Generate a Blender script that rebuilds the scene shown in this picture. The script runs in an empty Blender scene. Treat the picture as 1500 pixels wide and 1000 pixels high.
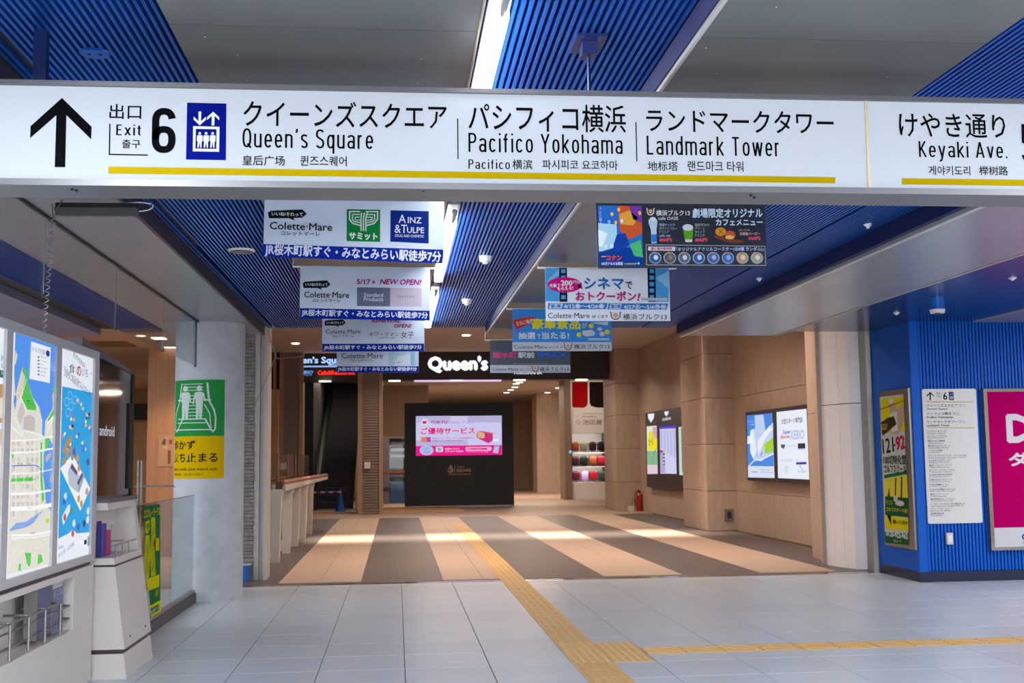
import bpy, bmesh, math, random
import numpy as np
from mathutils import Matrix, Vector
random.seed(7)
SC = bpy.context.scene
COL = SC.collection

# ------------------------------------------------------------------ camera
VY, VX, EYE = (581., 673.), (18000., 460.), 1.475      # vanishing points of the hall's two floor directions
_a = np.array([VY[0]-750, VY[1]-500.]); _b = np.array([VX[0]-750, VX[1]-500.])
FPX = float(np.sqrt(-(_a@_b)))
_Y = np.array([_a[0], _a[1], FPX]); _Y /= np.linalg.norm(_Y)
_X = np.array([_b[0], _b[1], FPX]); _X /= np.linalg.norm(_X)
_Z = np.cross(_X, _Y)
if _Z[1] > 0: _Z = -_Z
R = np.stack([_X, _Y, _Z], 1)
def ray(px, py): return R.T @ np.array([px-750, py-500, FPX])
def U(px, py, X=None, Y=None, Z=None):
    """world point where the sight line meets a wall / floor plane of the hall"""
    d = ray(px, py)
    t = X/d[0] if X is not None else (Y/d[1] if Y is not None else (Z-EYE)/d[2])
    p = d*t; p[2] += EYE
    return p
cd = bpy.data.cameras.new('camera'); cam = bpy.data.objects.new('camera', cd); COL.objects.link(cam)
cd.dof.use_dof = True; cd.dof.focus_distance = 5.3; cd.dof.aperture_fstop = 9
cd.sensor_width = 36; cd.lens = FPX/1500*36; cd.clip_start = .05; cd.clip_end = 300
M = Matrix.Identity(4)
for i in range(3):
    M[i][0] = R[0, i]; M[i][1] = -R[1, i]; M[i][2] = -R[2, i]
M[2][3] = EYE
cam.matrix_world = M
SC.camera = cam

# ------------------------------------------------------------------ world, exposure, lights
vs = SC.view_settings
vs.view_transform = 'Standard'; vs.look = 'None'; vs.gamma = 1; vs.use_curve_mapping = False; vs.exposure = 0.0
w = bpy.data.worlds.new('world'); SC.world = w; w.use_nodes = True
w.node_tree.nodes['Background'].inputs[0].default_value = (.55, .6, .7, 1)
w.node_tree.nodes['Background'].inputs[1].default_value = .25

def area(name, loc, sx, sy, power, col, spread=180, rot=(0, 0, 0)):
    l = bpy.data.lights.new(name, 'AREA'); l.shape = 'RECTANGLE'; l.size = sx; l.size_y = sy
    l.energy = power; l.color = col; l.spread = math.radians(spread)
    o = bpy.data.objects.new(name, l); o.location = loc; o.rotation_euler = rot; COL.objects.link(o); return o
COOL = (.90, .95, 1.); WARM = (1., .80, .63)
# station hall: unseen ceiling lights added to brighten it, outside the frame
area('hall_fill', (0.4, -1.5, 2.95), .3, 6, 260, COOL)
area('rear_fill', (1.0, -5.85, 1.7), 9, 1.8, 420, COOL, rot=(math.radians(90), 0, math.radians(180)))  # unseen area light added behind the camera to brighten upright faces
area('hall_fill', (3.6, 1.5, 2.93), .3, 7, 560, COOL)
area('hall_fill', (-1.2, 1.0, 2.95), .3, 5, 360, COOL)
area('hall_fill', (8.6, 7.5, 2.9), .3, 8, 480, COOL)
area('hall_fill', (-4.5, 5.0, 2.9), .3, 6, 330, COOL)
area('hall_fill', (-6.0, 10.5, 2.9), .6, 4, 190, COOL)
# mall passage: warm ceiling lighting
for yy, pw in ((17., 95), (20., 45), (26., 75), (30.5, 60)):
    area('mall_lamp', (.6, yy, 4.38), 1.0, .25, pw*1.15, WARM, 140)
    area('mall_lamp', (4.4, yy, 4.38), 1.0, .25, pw*1.15, WARM, 140)
area('mall_slot_lamp', (2.0, 22.5, 4.38), 8.0, .5, 190, (1., .86, .68), 38)
area('mall_lamp', (2.5, 37.5, 4.1), 4, .3, 260, WARM)
area('mall_lamp', (5.0, 45., 4.1), 3, .3, 330, WARM)
area('mall_lamp', (0.0, 46., 4.1), 3, .3, 260, WARM)
area('mall_lamp', (-4.2, 16.4, 3.25), .6, .6, 26, WARM)
area('mall_lamp', (-3.2, 18.2, 3.25), .25, .25, 26, (1., .72, .45), 100)
area('escalator_fill', (-1.8, 38.0, 4.1), 1, .6, 40, WARM)  # added light so the dark steps show
area('mall_lamp', (-5.5, 26, 3.25), 1.2, .6, 70, WARM)
area('side_fill', (-4.0, 12.2, 2.9), .8, .4, 30, COOL)  # unseen cool light added to lift the metal and glass at left

# ------------------------------------------------------------------ materials
def C(h):
    h = h.lstrip('#'); v = [int(h[i:i+2], 16)/255 for i in (0, 2, 4)]
    return tuple((c/12.92 if c <= .04045 else ((c+.055)/1.055)**2.4) for c in v)
MATS = {}
def mat(name, col, rough=.6, metal=0., emit=0., spec=.5, noise=0., nscale=6., bump=0., bscale=40., coat=0., stretch=None):
    if name in MATS: return MATS[name]
    if isinstance(col, str): col = C(col)
    m = bpy.data.materials.new(name); m.use_nodes = True
    nt = m.node_tree; b = nt.nodes['Principled BSDF']
    b.inputs['Base Color'].default_value = (*col, 1); b.inputs['Roughness'].default_value = rough
    b.inputs['Metallic'].default_value = metal; b.inputs['Specular IOR Level'].default_value = spec
    b.inputs['Coat Weight'].default_value = coat
    if emit:
        b.inputs['Emission Color'].default_value = (*col, 1); b.inputs['Emission Strength'].default_value = emit
        b.inputs['Base Color'].default_value = tuple(c*.25 for c in col)+(1,)
    if noise or bump:
        tc = nt.nodes.new('ShaderNodeTexCoord'); mp = nt.nodes.new('ShaderNodeMapping')
        nt.links.new(tc.outputs['Object'], mp.inputs[0])
        if stretch: mp.inputs['Scale'].default_value = stretch
    if noise:
        n = nt.nodes.new('ShaderNodeTexNoise'); n.inputs['Scale'].default_value = nscale; n.inputs['Detail'].default_value = 6
        nt.links.new(mp.outputs[0], n.inputs[0])
        r = nt.nodes.new('ShaderNodeValToRGB'); r.color_ramp.elements[0].position = .3; r.color_ramp.elements[1].position = .7
        r.color_ramp.elements[0].color = (*[c*(1-noise) for c in col], 1)
        r.color_ramp.elements[1].color = (*[min(1, c*(1+noise)) for c in col], 1)
        nt.links.new(n.outputs[0], r.inputs[0]); nt.links.new(r.outputs[0], b.inputs['Base Color'])
    if bump:
        n2 = nt.nodes.new('ShaderNodeTexNoise'); n2.inputs['Scale'].default_value = bscale; n2.inputs['Detail'].default_value = 4
        nt.links.new(mp.outputs[0], n2.inputs[0])
        bp = nt.nodes.new('ShaderNodeBump'); bp.inputs['Strength'].default_value = bump; bp.inputs['Distance'].default_value = .01
        nt.links.new(n2.outputs[0], bp.inputs['Height']); nt.links.new(bp.outputs[0], b.inputs['Normal'])
    MATS[name] = m; return m
def ink(h, e=0., rough=.5):
    """a print colour; e > 0 on a backlit sheet"""
    return mat('print_%s_%d' % (h.strip('#'), int(e*100)), tuple(c*(.78 if not e else 1) for c in C(h)), rough if e else .75, emit=e, spec=.25 if e else .02)
def glass_mat(name, tint, refl=.45):
    m = bpy.data.materials.new(name); m.use_nodes = True; nt = m.node_tree; nt.nodes.clear()
    o = nt.nodes.new('ShaderNodeOutputMaterial'); mx = nt.nodes.new('ShaderNodeMixShader')
    t = nt.nodes.new('ShaderNodeBsdfTransparent'); g = nt.nodes.new('ShaderNodeBsdfGlossy'); f = nt.nodes.new('ShaderNodeFresnel')
    f.inputs[0].default_value = 1.5; t.inputs[0].default_value = (*tint, 1); g.inputs['Roughness'].default_value = .02
    mm = nt.nodes.new('ShaderNodeMath'); mm.operation = 'MULTIPLY'; mm.inputs[1].default_value = refl; mm.use_clamp = True
    nt.links.new(f.outputs[0], mm.inputs[0]); nt.links.new(mm.outputs[0], mx.inputs[0])
    nt.links.new(t.outputs[0], mx.inputs[1]); nt.links.new(g.outputs[0], mx.inputs[2]); nt.links.new(mx.outputs[0], o.inputs[0])
    return m
GLASS = glass_mat('clear_glass', (.96, .975, .975))
GLASS_G = glass_mat('balustrade_glass', (.9, .94, .935))
m_tile = mat('white_floor_tile', '#bcc2c9', .3, noise=.035, nscale=3, bump=.03, bscale=4)
m_tile2 = mat('white_floor_tile_warm', '#b8bec5', .32, noise=.035, nscale=3, bump=.03, bscale=4)
m_grout = mat('dark_grout', '#4a4846', .8)
m_beige = mat('beige_paving', '#b59c8a', .5, noise=.08, nscale=18, bump=.05, bscale=60)
m_brown = mat('dark_brown_paving', '#584e4e', .42, noise=.1, nscale=60)
m_tact = mat('tan_tactile_block', '#cda56c', .5, noise=.06, nscale=30)
m_steel = mat('polished_steel', '#8c8a88', .12, metal=.9)
m_brush = mat('brushed_steel', '#8d8a86', .35, metal=.8)
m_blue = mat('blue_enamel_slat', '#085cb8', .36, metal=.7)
m_blueback = mat('dark_blue_backing', '#04164e', .5)
m_bluewall = mat('blue_ribbed_wall_paint', '#0054b4', .5, spec=.2, noise=.05, nscale=3)
m_beam = mat('grey_ceiling_panel', '#565655', .34, metal=.15, noise=.03, nscale=1.5)
m_metal = mat('satin_metal_ceiling', '#878b92', .27, metal=.12, noise=.04, nscale=1.2)
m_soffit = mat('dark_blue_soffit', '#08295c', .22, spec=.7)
m_soffp = mat('violet_grey_soffit', '#77738a', .35)
m_black = mat('matt_black', '#0c0c0f', .6)
m_trim = mat('pale_trim', '#b8b4ae', .35, metal=.3)
m_white = mat('white_paint', '#c9c6c4', .45, noise=.03, nscale=3)
m_cream = mat('cream_white_panel', '#efecea', .42)
m_conc = mat('painted_concrete_column', '#b4b6bb', .7, noise=.09, nscale=7, bump=.1, bscale=30)
m_mall = mat('sand_stone_wall', '#b09a8a', .62, noise=.09, nscale=5, bump=.05, stretch=(3, 3, .6))
m_mall2 = mat('brown_wall', '#8a7260', .62, noise=.08, nscale=5)
m_mceil = mat('mall_ceiling_plaster', '#bcaea6', .8)
m_wood = mat('orange_wood_panel', '#a87a52', .4, noise=.12, nscale=4, stretch=(8, 8, .5))
m_rail = mat('reddish_wood_handrail', '#8a4a2c', .3, noise=.2, nscale=10)
m_stone = mat('grey_split_stone', '#85837e', .9, noise=.3, nscale=14, bump=.6)
m_cab = mat('white_enamel_cabinet', '#c4bdb6', .4, noise=.03, nscale=2)
m_alu = mat('aluminium_frame', '#b4b4b8', .35, metal=.2)
m_dark = mat('dark_metal_frame', '#3a3236', .4, metal=.3)
m_fascia = mat('dark_fascia', '#2a2629', .5)
m_esc = mat('black_escalator_step', '#2c2c30', .45, metal=.3)
m_escs = mat('escalator_side_panel', '#35332f', .4, metal=.3)
m_lamp = mat('fluorescent_diffuser', '#f2f6ff', .3, emit=36.)
m_lampb = mat('recessed_light_glow', '#fff0d0', .3, emit=5.)
m_housing = mat('grey_lamp_housing', '#8b8d93', .4, metal=.3)
m_sign = mat('backlit_sign_face', '#d6e0ec', .6, emit=.50, spec=.2)
m_frame = mat('sign_housing_grey', '#5c5c5f', .38, metal=.35)
m_navy = mat('navy_steel_pole', '#06194c', .35)
m_plate = mat('white_plastic', '#d8d6d2', .4)
m_red = mat('red_paint', '#a01818', .35)
m_ban = mat('pale_banner_sheet', '#b7c0cf', .45, spec=.3)
m_banw = mat('white_banner_sheet', '#c6cbd4', .45, spec=.3)
m_kiosk = mat('black_kiosk_cladding', '#121218', .5, noise=.15, nscale=60)

# ------------------------------------------------------------------ object helpers
WL = {}                                             # world position of every object (none is rotated)
def wl(o): return WL.get(o.name, Vector((0, 0, 0)))
def link(name, me, loc, parent=None, kind=None, label=None):
    o = bpy.data.objects.new(name, me); COL.objects.link(o)
    loc = Vector(loc); WL[o.name] = loc
    if parent: o.parent = parent; o.location = loc - wl(parent)
    else: o.location = loc
    if kind: o['kind'] = kind
    if label: o['label'] = label
    return o
def obj(name, verts, faces, m, parent=None, kind=None, label=None, smooth=False):
    v = [Vector(p) for p in verts]
    lo = Vector([min(p[i] for p in v) for i in range(3)]); hi = Vector([max(p[i] for p in v) for i in range(3)])
    c = (lo+hi)/2
    me = bpy.data.meshes.new(name); me.from_pydata([p-c for p in v], [], faces); me.update()
    if isinstance(m, (list, tuple)):
        for x in m: me.materials.append(x)
    else: me.materials.append(m)
    if smooth:
        for p in me.polygons: p.use_smooth = True
        me.set_sharp_from_angle(angle=.6)
    return link(name, me, c, parent, kind, label)
def copyof(src, loc, parent=None, name=None):
    o = src.copy(); COL.objects.link(o); loc = Vector(loc); WL[o.name] = loc
    o.parent = parent; o.location = loc - (wl(parent) if parent else Vector((0, 0, 0)))
    return o
BF = [(0, 3, 2, 1), (4, 5, 6, 7), (0, 1, 5, 4), (1, 2, 6, 5), (2, 3, 7, 6), (3, 0, 4, 7)]
def bv(x0, x1, y0, y1, z0, z1):
    return [(x0, y0, z0), (x1, y0, z0), (x1, y1, z0), (x0, y1, z0), (x0, y0, z1), (x1, y0, z1), (x1, y1, z1), (x0, y1, z1)]
class MB:
    def __init__(s): s.v = []; s.f = []
    def add(s, v, f): n = len(s.v); s.v += [tuple(p) for p in v]; s.f += [tuple(i+n for i in q) for q in f]; return s
    def box(s, *a): return s.add(bv(*a), BF)
    def cyl(s, c, r, h, n=24, r2=None, axis=2):
        r2 = r if r2 is None else r2; v = []
        for k, (rr, t) in enumerate(((r, 0), (r2, h))):
            for i in range(n):
                a = 2*math.pi*i/n; p = [rr*math.cos(a), rr*math.sin(a), t]
                if axis == 0: p = [p[2], p[0], p[1]]
                elif axis == 1: p = [p[1], p[2], p[0]]
                v.append([c[j]+p[j] for j in range(3)])
        f = [(i, (i+1) % n, n+(i+1) % n, n+i) for i in range(n)]+[tuple(range(n))[::-1], tuple(range(n, 2*n))]
        return s.add(v, f)
    def tube(s, pts, r, n=8):
        pts = [Vector(p) for p in pts]; rings = []
        for i, p in enumerate(pts):
            t = (pts[min(i+1, len(pts)-1)]-pts[max(i-1, 0)]).normalized()
            a = t.cross(Vector((0, 0, 1)));
            if a.length < .05: a = t.cross(Vector((1, 0, 0)))
            a.normalize(); b = t.cross(a)
            rings.append([p+r*(math.cos(2*math.pi*k/n)*a+math.sin(2*math.pi*k/n)*b) for k in range(n)])
        v = [q for g in rings for q in g]; f = []
        for i in range(len(pts)-1):
            for k in range(n): f.append((i*n+k, i*n+(k+1) % n, (i+1)*n+(k+1) % n, (i+1)*n+k))
        f += [tuple(range(n))[::-1], tuple(range((len(pts)-1)*n, len(pts)*n))]
        return s.add(v, f)
    def prism(s, poly, z0, z1):
        n = len(poly); v = [(x, y, z0) for x, y in poly]+[(x, y, z1) for x, y in poly]
        return s.add(v, [tuple(range(n))[::-1], tuple(range(n, 2*n))]+[(i, (i+1) % n, n+(i+1) % n, n+i) for i in range(n)])
    def build(s, name, m, parent=None, **k): return obj(name, s.v, s.f, m, parent, **k)
def box(name, x0, x1, y0, y1, z0, z1, m, parent=None, bevel=0, **k):
    o = obj(name, bv(x0, x1, y0, y1, z0, z1), BF, m, parent, **k)
    if bevel:
        bm = bmesh.new(); bm.from_mesh(o.data)
        bmesh.ops.bevel(bm, geom=list(bm.edges), offset=bevel, segments=2, affect='EDGES', profile=.5)
        bm.to_mesh(o.data); bm.free()
    return o
def thing(name, label, cat, loc, group=None):
    o = bpy.data.objects.new(name, None); COL.objects.link(o); o.location = loc; WL[o.name] = Vector(loc)
    o.empty_display_size = .1
    o['label'] = label; o['category'] = cat
    if group: o['group'] = group
    return o
def tag(o, label, cat, group=None):
    o['label'] = label; o['category'] = cat
    if group: o['group'] = group
    return o

# ------------------------------------------------------------------ printed panels
_tc = {}
def glyphs(s, bold, shear):
    k = (s, bold, shear)
    if k in _tc: return _tc[k]
    cu = bpy.data.curves.new('t', 'FONT'); cu.body = s; cu.size = 1; cu.resolution_u = 2; cu.shear = shear
    o = bpy.data.objects.new('t', cu); COL.objects.link(o)
    me = bpy.data.meshes.new_from_object(o)
    v = np.array([x.co[:] for x in me.vertices]) if len(me.vertices) else np.zeros((1, 3))
    f = [tuple(p.vertices) for p in me.polygons]
    bpy.data.objects.remove(o); bpy.data.curves.remove(cu); bpy.data.meshes.remove(me)
    if bold > .004 and len(v) > 1:
        n0 = len(v); b = bold; vv = [v]; ff = list(f)
        for i, (dx, dy) in enumerate(((b, 0), (-b, 0), (0, b), (0, -b))):
            vv.append(v+np.array([dx, dy, (i+1)*2e-4])); ff += [tuple(q+n0*(i+1) for q in g_) for g_ in f]
        v = np.concatenate(vv); f = ff
    _tc[k] = (v, f); return _tc[k]
def _arc(cx, cy, rx, ry, a0, a1, n=14, e=.82):
    o = []
    for i in range(n+1):
        a = math.radians(a0+(a1-a0)*i/n); c, s_ = math.cos(a), math.sin(a)
        o.append((cx+rx*math.copysign(abs(c)**e, c), cy+ry*math.copysign(abs(s_)**e, s_)))
    return o
def stroke_glyph(ch, t):
    l = t/2; X = .73; c = .27; xc = X-l; K = 1-l; C_ = .33
    o_ = _arc(c/2, X/2, c/2, X/2-l, 0, 360, 24)
    S_ = lambda w, h: _arc(w/2, h*.745, w/2, h*.255-l, 25, 180, 9)+_arc(w/2, h*.745, w/2, h*.255-l, 200, 235, 3)[:-1]+_arc(w/2, h*.26, w/2, h*.26-l, 50, 0, 3)+_arc(w/2, h*.26, w/2, h*.26-l, -15, -158, 9)
    G = {'o': (c, [o_]), 'c': (c, [_arc(c/2, X/2, c/2, X/2-l, 38, 322, 20)]), 'e': (c, [[(0, X/2), (c, X/2)]+_arc(c/2, X/2, c/2, X/2-l, 8, 318, 20)]),
     'a': (c, [[(c, 0), (c, xc-.14)]+_arc(c/2, xc-.14, c/2, .14, 0, 165, 8), _arc(c/2, .215, c/2, .215-l, 0, 360, 18)]),
     'n': (c, [[(0, 0), (0, X)], _arc(c/2, xc-.14, c/2, .14, 180, 0, 10)+[(c, 0)]]), 'h': (c, [[(0, 0), (0, 1)], _arc(c/2, xc-.14, c/2, .14, 180, 0, 10)+[(c, 0)]]),
     'u': (c, [[(c, 0), (c, X)], [(0, X), (0, l+.14)]+_arc(c/2, l+.14, c/2, .14, 180, 360, 10)]), 'r': (.17, [[(0, 0), (0, X)], _arc(.13, xc-.16, .13, .16, 180, 80, 7)]),
     'm': (.5, [[(0, 0), (0, X)], _arc(.125, xc-.12, .125, .12, 180, 0, 8)+[(.25, 0)], _arc(.375, xc-.12, .125, .12, 180, 0, 8)+[(.5, 0)]]),
     'q': (c, [o_, [(c, X), (c, -.27)]]), 'd': (c, [o_, [(c, 1), (c, 0)]]), 'k': (.27, [[(0, 0), (0, 1)], [(.27, X), (0, .27)], [(.09, .38), (.28, 0)]]),
     'i': (0, [[(0, 0), (0, X)], [(0, 1-t), (0, 1)]]), 'f': (.17, [[(.06, 0), (.06, K-.12)]+_arc(.17, K-.12, .11, .12, 180, 95, 6), [(-.05, xc), (.17, xc)]]),
     't': (.17, [[(.06, .93), (.06, .14)]+_arc(.17, l+.12, .11, .12, 180, 265, 6), [(-.05, xc), (.17, xc)]]), 'x': (.28, [[(0, 0), (.28, X)], [(0, X), (.28, 0)]]),
     'w': (.46, [[(0, X), (.115, 0)], [(.115, 0), (.23, X)], [(.23, X), (.345, 0)], [(.345, 0), (.46, X)]]), 'y': (.3, [[(0, X), (.155, .02)], [(.3, X), (.12, -.16), (.08, -.22), (.0, -.225)]]),
     's': (.24, [S_(.24, X)]), 'S': (.31, [S_(.31, 1)]), 'Q': (C_, [_arc(C_/2, .5, C_/2, .5-l, 0, 360, 26), [(.19, .2), (.36, -.02)]]),
     'P': (.3, [[(0, 0), (0, 1)], [(0, K), (.14, K)]+_arc(.14, .73, .16, .27-l, 90, -90, 10)+[(0, .46+l)]]), 'Y': (.36, [[(0, 1), (.18, .45)], [(.36, 1), (.18, .45)], [(.18, .5), (.18, 0)]]),
     'L': (.26, [[(0, 1), (0, l), (.28, l)]]), 'T': (.36, [[(0, K), (.36, K)], [(.18, K), (.18, 0)]]), 'K': (.31, [[(0, 0), (0, 1)], [(.3, 1), (0, .38)], [(.09, .55), (.32, 0)]]),
     'A': (.38, [[(0, 0), (.19, 1)], [(.38, 0), (.19, 1)], [(.06, .28), (.32, .28)]]), 'v': (.28, [[(0, X), (.14, 0)], [(.28, X), (.14, 0)]]), 'E': (.25, [[(.27, K), (0, K), (0, l), (.27, l)], [(0, .52), (.24, .52)]]),
     '.': (0, [[(0, 0), (0, t)]]), "'": (.04, [[(.04, 1), (0, .8)]]),
     '6': (.34, [_arc(.17, .3, .17, .3-l, 0, 360, 24), [(0, .3), (0, .5)]+_arc(.17, .7, .17, .3-l, 180, 12, 14)]), '5': (.33, [[(.31, K), (.03, K), (.02, .52)], _arc(.165, .31, .17, .31-l, 140, -165, 20)])}
    return G[ch]
def stroke_text(s_, t, track=.13):
    V, F = [], []; x = 0
    for ch in s_:
        if ch == ' ': x += .26; continue
        w, st = stroke_glyph(ch, t)
        for pl in st:
            n = len(pl); b0 = len(V); closed = n > 4 and abs(pl[0][0]-pl[-1][0])+abs(pl[0][1]-pl[-1][1]) < 1e-4
            for i in range(n):
                a = Vector(pl[i-1] if i else (pl[-2] if closed else pl[0])); b = Vector(pl[i+1] if i < n-1 else (pl[1] if closed else pl[-1])); p = Vector(pl[i])
                d1 = (p-a); d2 = (b-p)
                if d1.length < 1e-6: d1 = d2
                if d2.length < 1e-6: d2 = d1
                d1.normalize(); d2.normalize(); n1 = Vector((-d1.y, d1.x)); n2 = Vector((-d2.y, d2.x)); m_ = n1+n2
                m_ = m_/max(m_.dot(n1), .5) if m_.length > 1e-3 else n1
                V += [(x+p.x+m_.x*t/2, p.y+m_.y*t/2, 0), (x+p.x-m_.x*t/2, p.y-m_.y*t/2, 0)]
                if i: F.append((b0+2*i-2, b0+2*i-1, b0+2*i+1, b0+2*i))
        x += w+t+track
    return np.array(V), F
class Panel:
    """A flat print standing in the hall. O, ex, ey = its own frame; n faces the viewer. v = (ox, oy, scale) of the view the sizes were read in."""
    def __init__(s, O, ex, ey, parent, v=(0, 0, 1), e=0., n=None):
        s.O = Vector(O); s.ex = Vector(ex).normalized(); s.ey = Vector(ey); s.ey = (s.ey-s.ex*s.ey.dot(s.ex)).normalized()
        s.n = s.ex.cross(s.ey)
        s.parent = parent; s.v = v; s.e = e; s.lay = 0
    def view(s, *v): s.v = v; return s
    def px(s, x, y):
        x = s.v[0]+x*s.v[2]; y = s.v[1]+y*s.v[2]
        d = Vector(ray(x, y)); t = (s.O-Vector((0, 0, EYE))).dot(s.n)/d.dot(s.n)
        p = Vector((0, 0, EYE))+d*t-s.O
        return p.dot(s.ex), p.dot(s.ey)
    def W(s, u, v, h): return s.O+s.ex*u+s.ey*v+s.n*h
    def uvpoly(s, pts, col, lay=1, name='print', e=None, m=None):
        h = lay*.0012
        v = [s.W(u, q, h) for u, q in pts]
        return obj(name, v, [tuple(range(len(v)))], m or ink(col, s.e if e is None else e), s.parent)
    def poly(s, pts, col, lay=1, name='print', **k): return s.uvpoly([s.px(*p) for p in pts], col, lay, name, **k)
    def rect(s, x0, y0, x1, y1, col, lay=1, name='print', r=0, **k):
        u0, v1 = s.px(x0, y0); u1, v0 = s.px(x1, y1)
        um = s.px(x0, (y0+y1)/2)[0]; uM = s.px(x1, (y0+y1)/2)[0]; vM = s.px((x0+x1)/2, y0)[1]; vm = s.px((x0+x1)/2, y1)[1]
        return s.uvrect(um, vm, uM, vM, col, lay, name, r, **k)
    def uvrect(s, u0, v0, u1, v1, col, lay=1, name='print', r=0, **k):
        if not r: return s.uvpoly([(u0, v0), (u1, v0), (u1, v1), (u0, v1)], col, lay, name, **k)
        r = min(abs(u1-u0), abs(v1-v0))*r; pts = []
        for cx, cy, a0 in ((u1-r, v0+r, -90), (u1-r, v1-r, 0), (u0+r, v1-r, 90), (u0+r, v0+r, 180)):
            for k2 in range(5):
                a = math.radians(a0+90*k2/4); pts.append((cx+r*math.cos(a), cy+r*math.sin(a)))
        return s.uvpoly(pts, col, lay, name, **k)
    def ell(s, cx, cy, rx, ry, col, lay=1, name='print', n=28, **k):
        u, v = s.px(cx, cy); ru = abs(s.px(cx+rx, cy)[0]-u); rv = abs(s.px(cx, cy+ry)[1]-v)
        return s.uvpoly([(u+ru*math.cos(2*math.pi*i/n), v+rv*math.sin(2*math.pi*i/n)) for i in range(n)], col, lay, name, **k)
    def line(s, pts, wpx, col, lay=1, name='line', **k):
        q = [s.px(*p) for p in pts]; wv = abs(s.px(pts[0][0], pts[0][1]+wpx)[1]-q[0][1])/2
        vs_, fs = [], []
        for a, b in zip(q, q[1:]):
            d = Vector((b[0]-a[0], b[1]-a[1])); L = d.length or 1e-6; d /= L; nn = Vector((-d.y, d.x))*wv; d = d*wv*.6
            i = len(vs_)
            for pt, sg, dd in ((a, 1, -1), (b, 1, 1), (b, -1, 1), (a, -1, -1)):
                vs_.append(s.W(pt[0]+nn.x*sg+d.x*dd, pt[1]+nn.y*sg+d.y*dd, lay*.0012+len(fs)*1e-5))
            fs.append((i, i+3, i+2, i+1))
        return obj(name, vs_, fs, k.get('m') or ink(col, s.e), s.parent)
    def text(s, t, x0, y0, x1, y1, col, bold=0., shear=0., lay=2, name='lettering', e=None, m=None, rot=0, stroke=0):
        ym, xm = (y0+y1)/2, (x0+x1)/2
        u0 = s.px(x0, ym)[0]; u1 = s.px(x1, ym)[0]; v1 = s.px(xm, y0)[1]; v0 = s.px(xm, y1)[1]
        g, f = stroke_text(t, stroke) if stroke else glyphs(t, bold, shear)
        if not f: return
        lo, hi = g.min(0), g.max(0); sx = (u1-u0)/(hi[0]-lo[0]); sy = (v1-v0)/max(hi[1]-lo[1], 1e-3)
        cu, cv = (u0+u1)/2, (v0+v1)/2; cr, sr = math.cos(rot), math.sin(rot)
        out = []
        for p in g:
            a = u0+(p[0]-lo[0])*sx-cu; b = v0+(p[1]-lo[1])*sy-cv
            out.append(s.W(cu+a*cr-b*sr, cv+a*sr+b*cr, lay*.0012+p[2]))
        return obj(name, out, f, m or ink(col, s.e if e is None else e), s.parent)
def facing(Y, parent, v=(0, 0, 1), e=0., tilt=0.):      # print that faces the viewer (plane Y = const)
    return Panel((0, Y, EYE), (math.cos(tilt), 0, math.sin(tilt)), (-math.sin(tilt), 0, math.cos(tilt)), parent, v, e)

# ================================================================== THE SETTING
S = 'structure'
# ---- station floor: slab + tiles
YT = 14.22
floor = box('floor', -9.2, 10.2, -6, YT, -.2, -.004, m_grout, kind=S)
TP, TX0, TY0 = .6057, .0547, 7.9
base = bpy.data.meshes.new('floor_tile')
g = .003
def tilemesh(name, w_, d_, m, bev=.004, h=.012):
    bm = bmesh.new(); bmesh.ops.create_cube(bm, size=1)
    for v in bm.verts: v.co = Vector((v.co.x*w_, v.co.y*d_, v.co.z*h))
    me = bpy.data.meshes.new(name)
    ed = [e for e in bm.edges if all(v.co.z > 0 for v in e.verts)]
    bmesh.ops.bevel(bm, geom=ed, offset=bev*.4, segments=1, affect='EDGES')
    bm.to_mesh(me); bm.free(); me.materials.append(m); return me
tm = [tilemesh('floor_tile', TP-2*g, .6-2*g, m) for m in (m_tile, m_tile2)]
cells = []
for i in range(-15, 17):
    for j in range(-22, 11):
        x0, y0 = TX0+i*TP, TY0+j*.6
        if y0+.6 > YT+.01 or x0 < -9.2 or x0+TP > 10.2: continue
        d = ray(0, 0); cx, cy = x0+TP/2, y0+.3
        c = R @ np.array([cx, cy, -EYE])
        if c[2] > .5:
            px, py = 750+FPX*c[0]/c[2], 500+FPX*c[1]/c[2]; vis = -90 < px < 1590 and py < 1050
            hid = cx < -2.2 or (cy > 13.0 and cx > 6.3)
        else: vis = False; hid = False
        cells.append((0 if vis and not hid else 1, cy, cx, x0, y0))
cells.sort()
top = [c for c in cells if c[0] == 0][:298]; rest = [c for c in cells if c not in top]
for k, c in enumerate(top):
    o = bpy.data.objects.new('floor_tile', tm[(k*7+int(c[2]*3)) % 2]); COL.objects.link(o); o.parent = floor
    o.location = Vector((c[2], c[1], -.006+random.uniform(-.0003, .0003)))-wl(floor)
mb = MB()
for c in rest: mb.box(c[3]+g, c[3]+TP-g, c[4]+g, c[4]+.6-g, -.012, 0)
mb.build('outer_floor_tiles', m_tile, floor, kind='stuff')
mb = MB(); yl = TY0+10*.6
for i in range(-15, 17): mb.box(TX0+i*TP+g, TX0+(i+1)*TP-g, yl+g, YT-g, -.012, 0)
mb.build('cut_floor_tiles', m_tile, floor, kind='stuff')
# ---- threshold
box('trim_1', -9.2, 6.05, YT, YT+.16, -.05, .002, m_steel, kind=S)
box('trim_2', -9.2, 6.05, YT+.16, YT+.34, -.05, 0, m_brown, kind=S)
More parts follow.
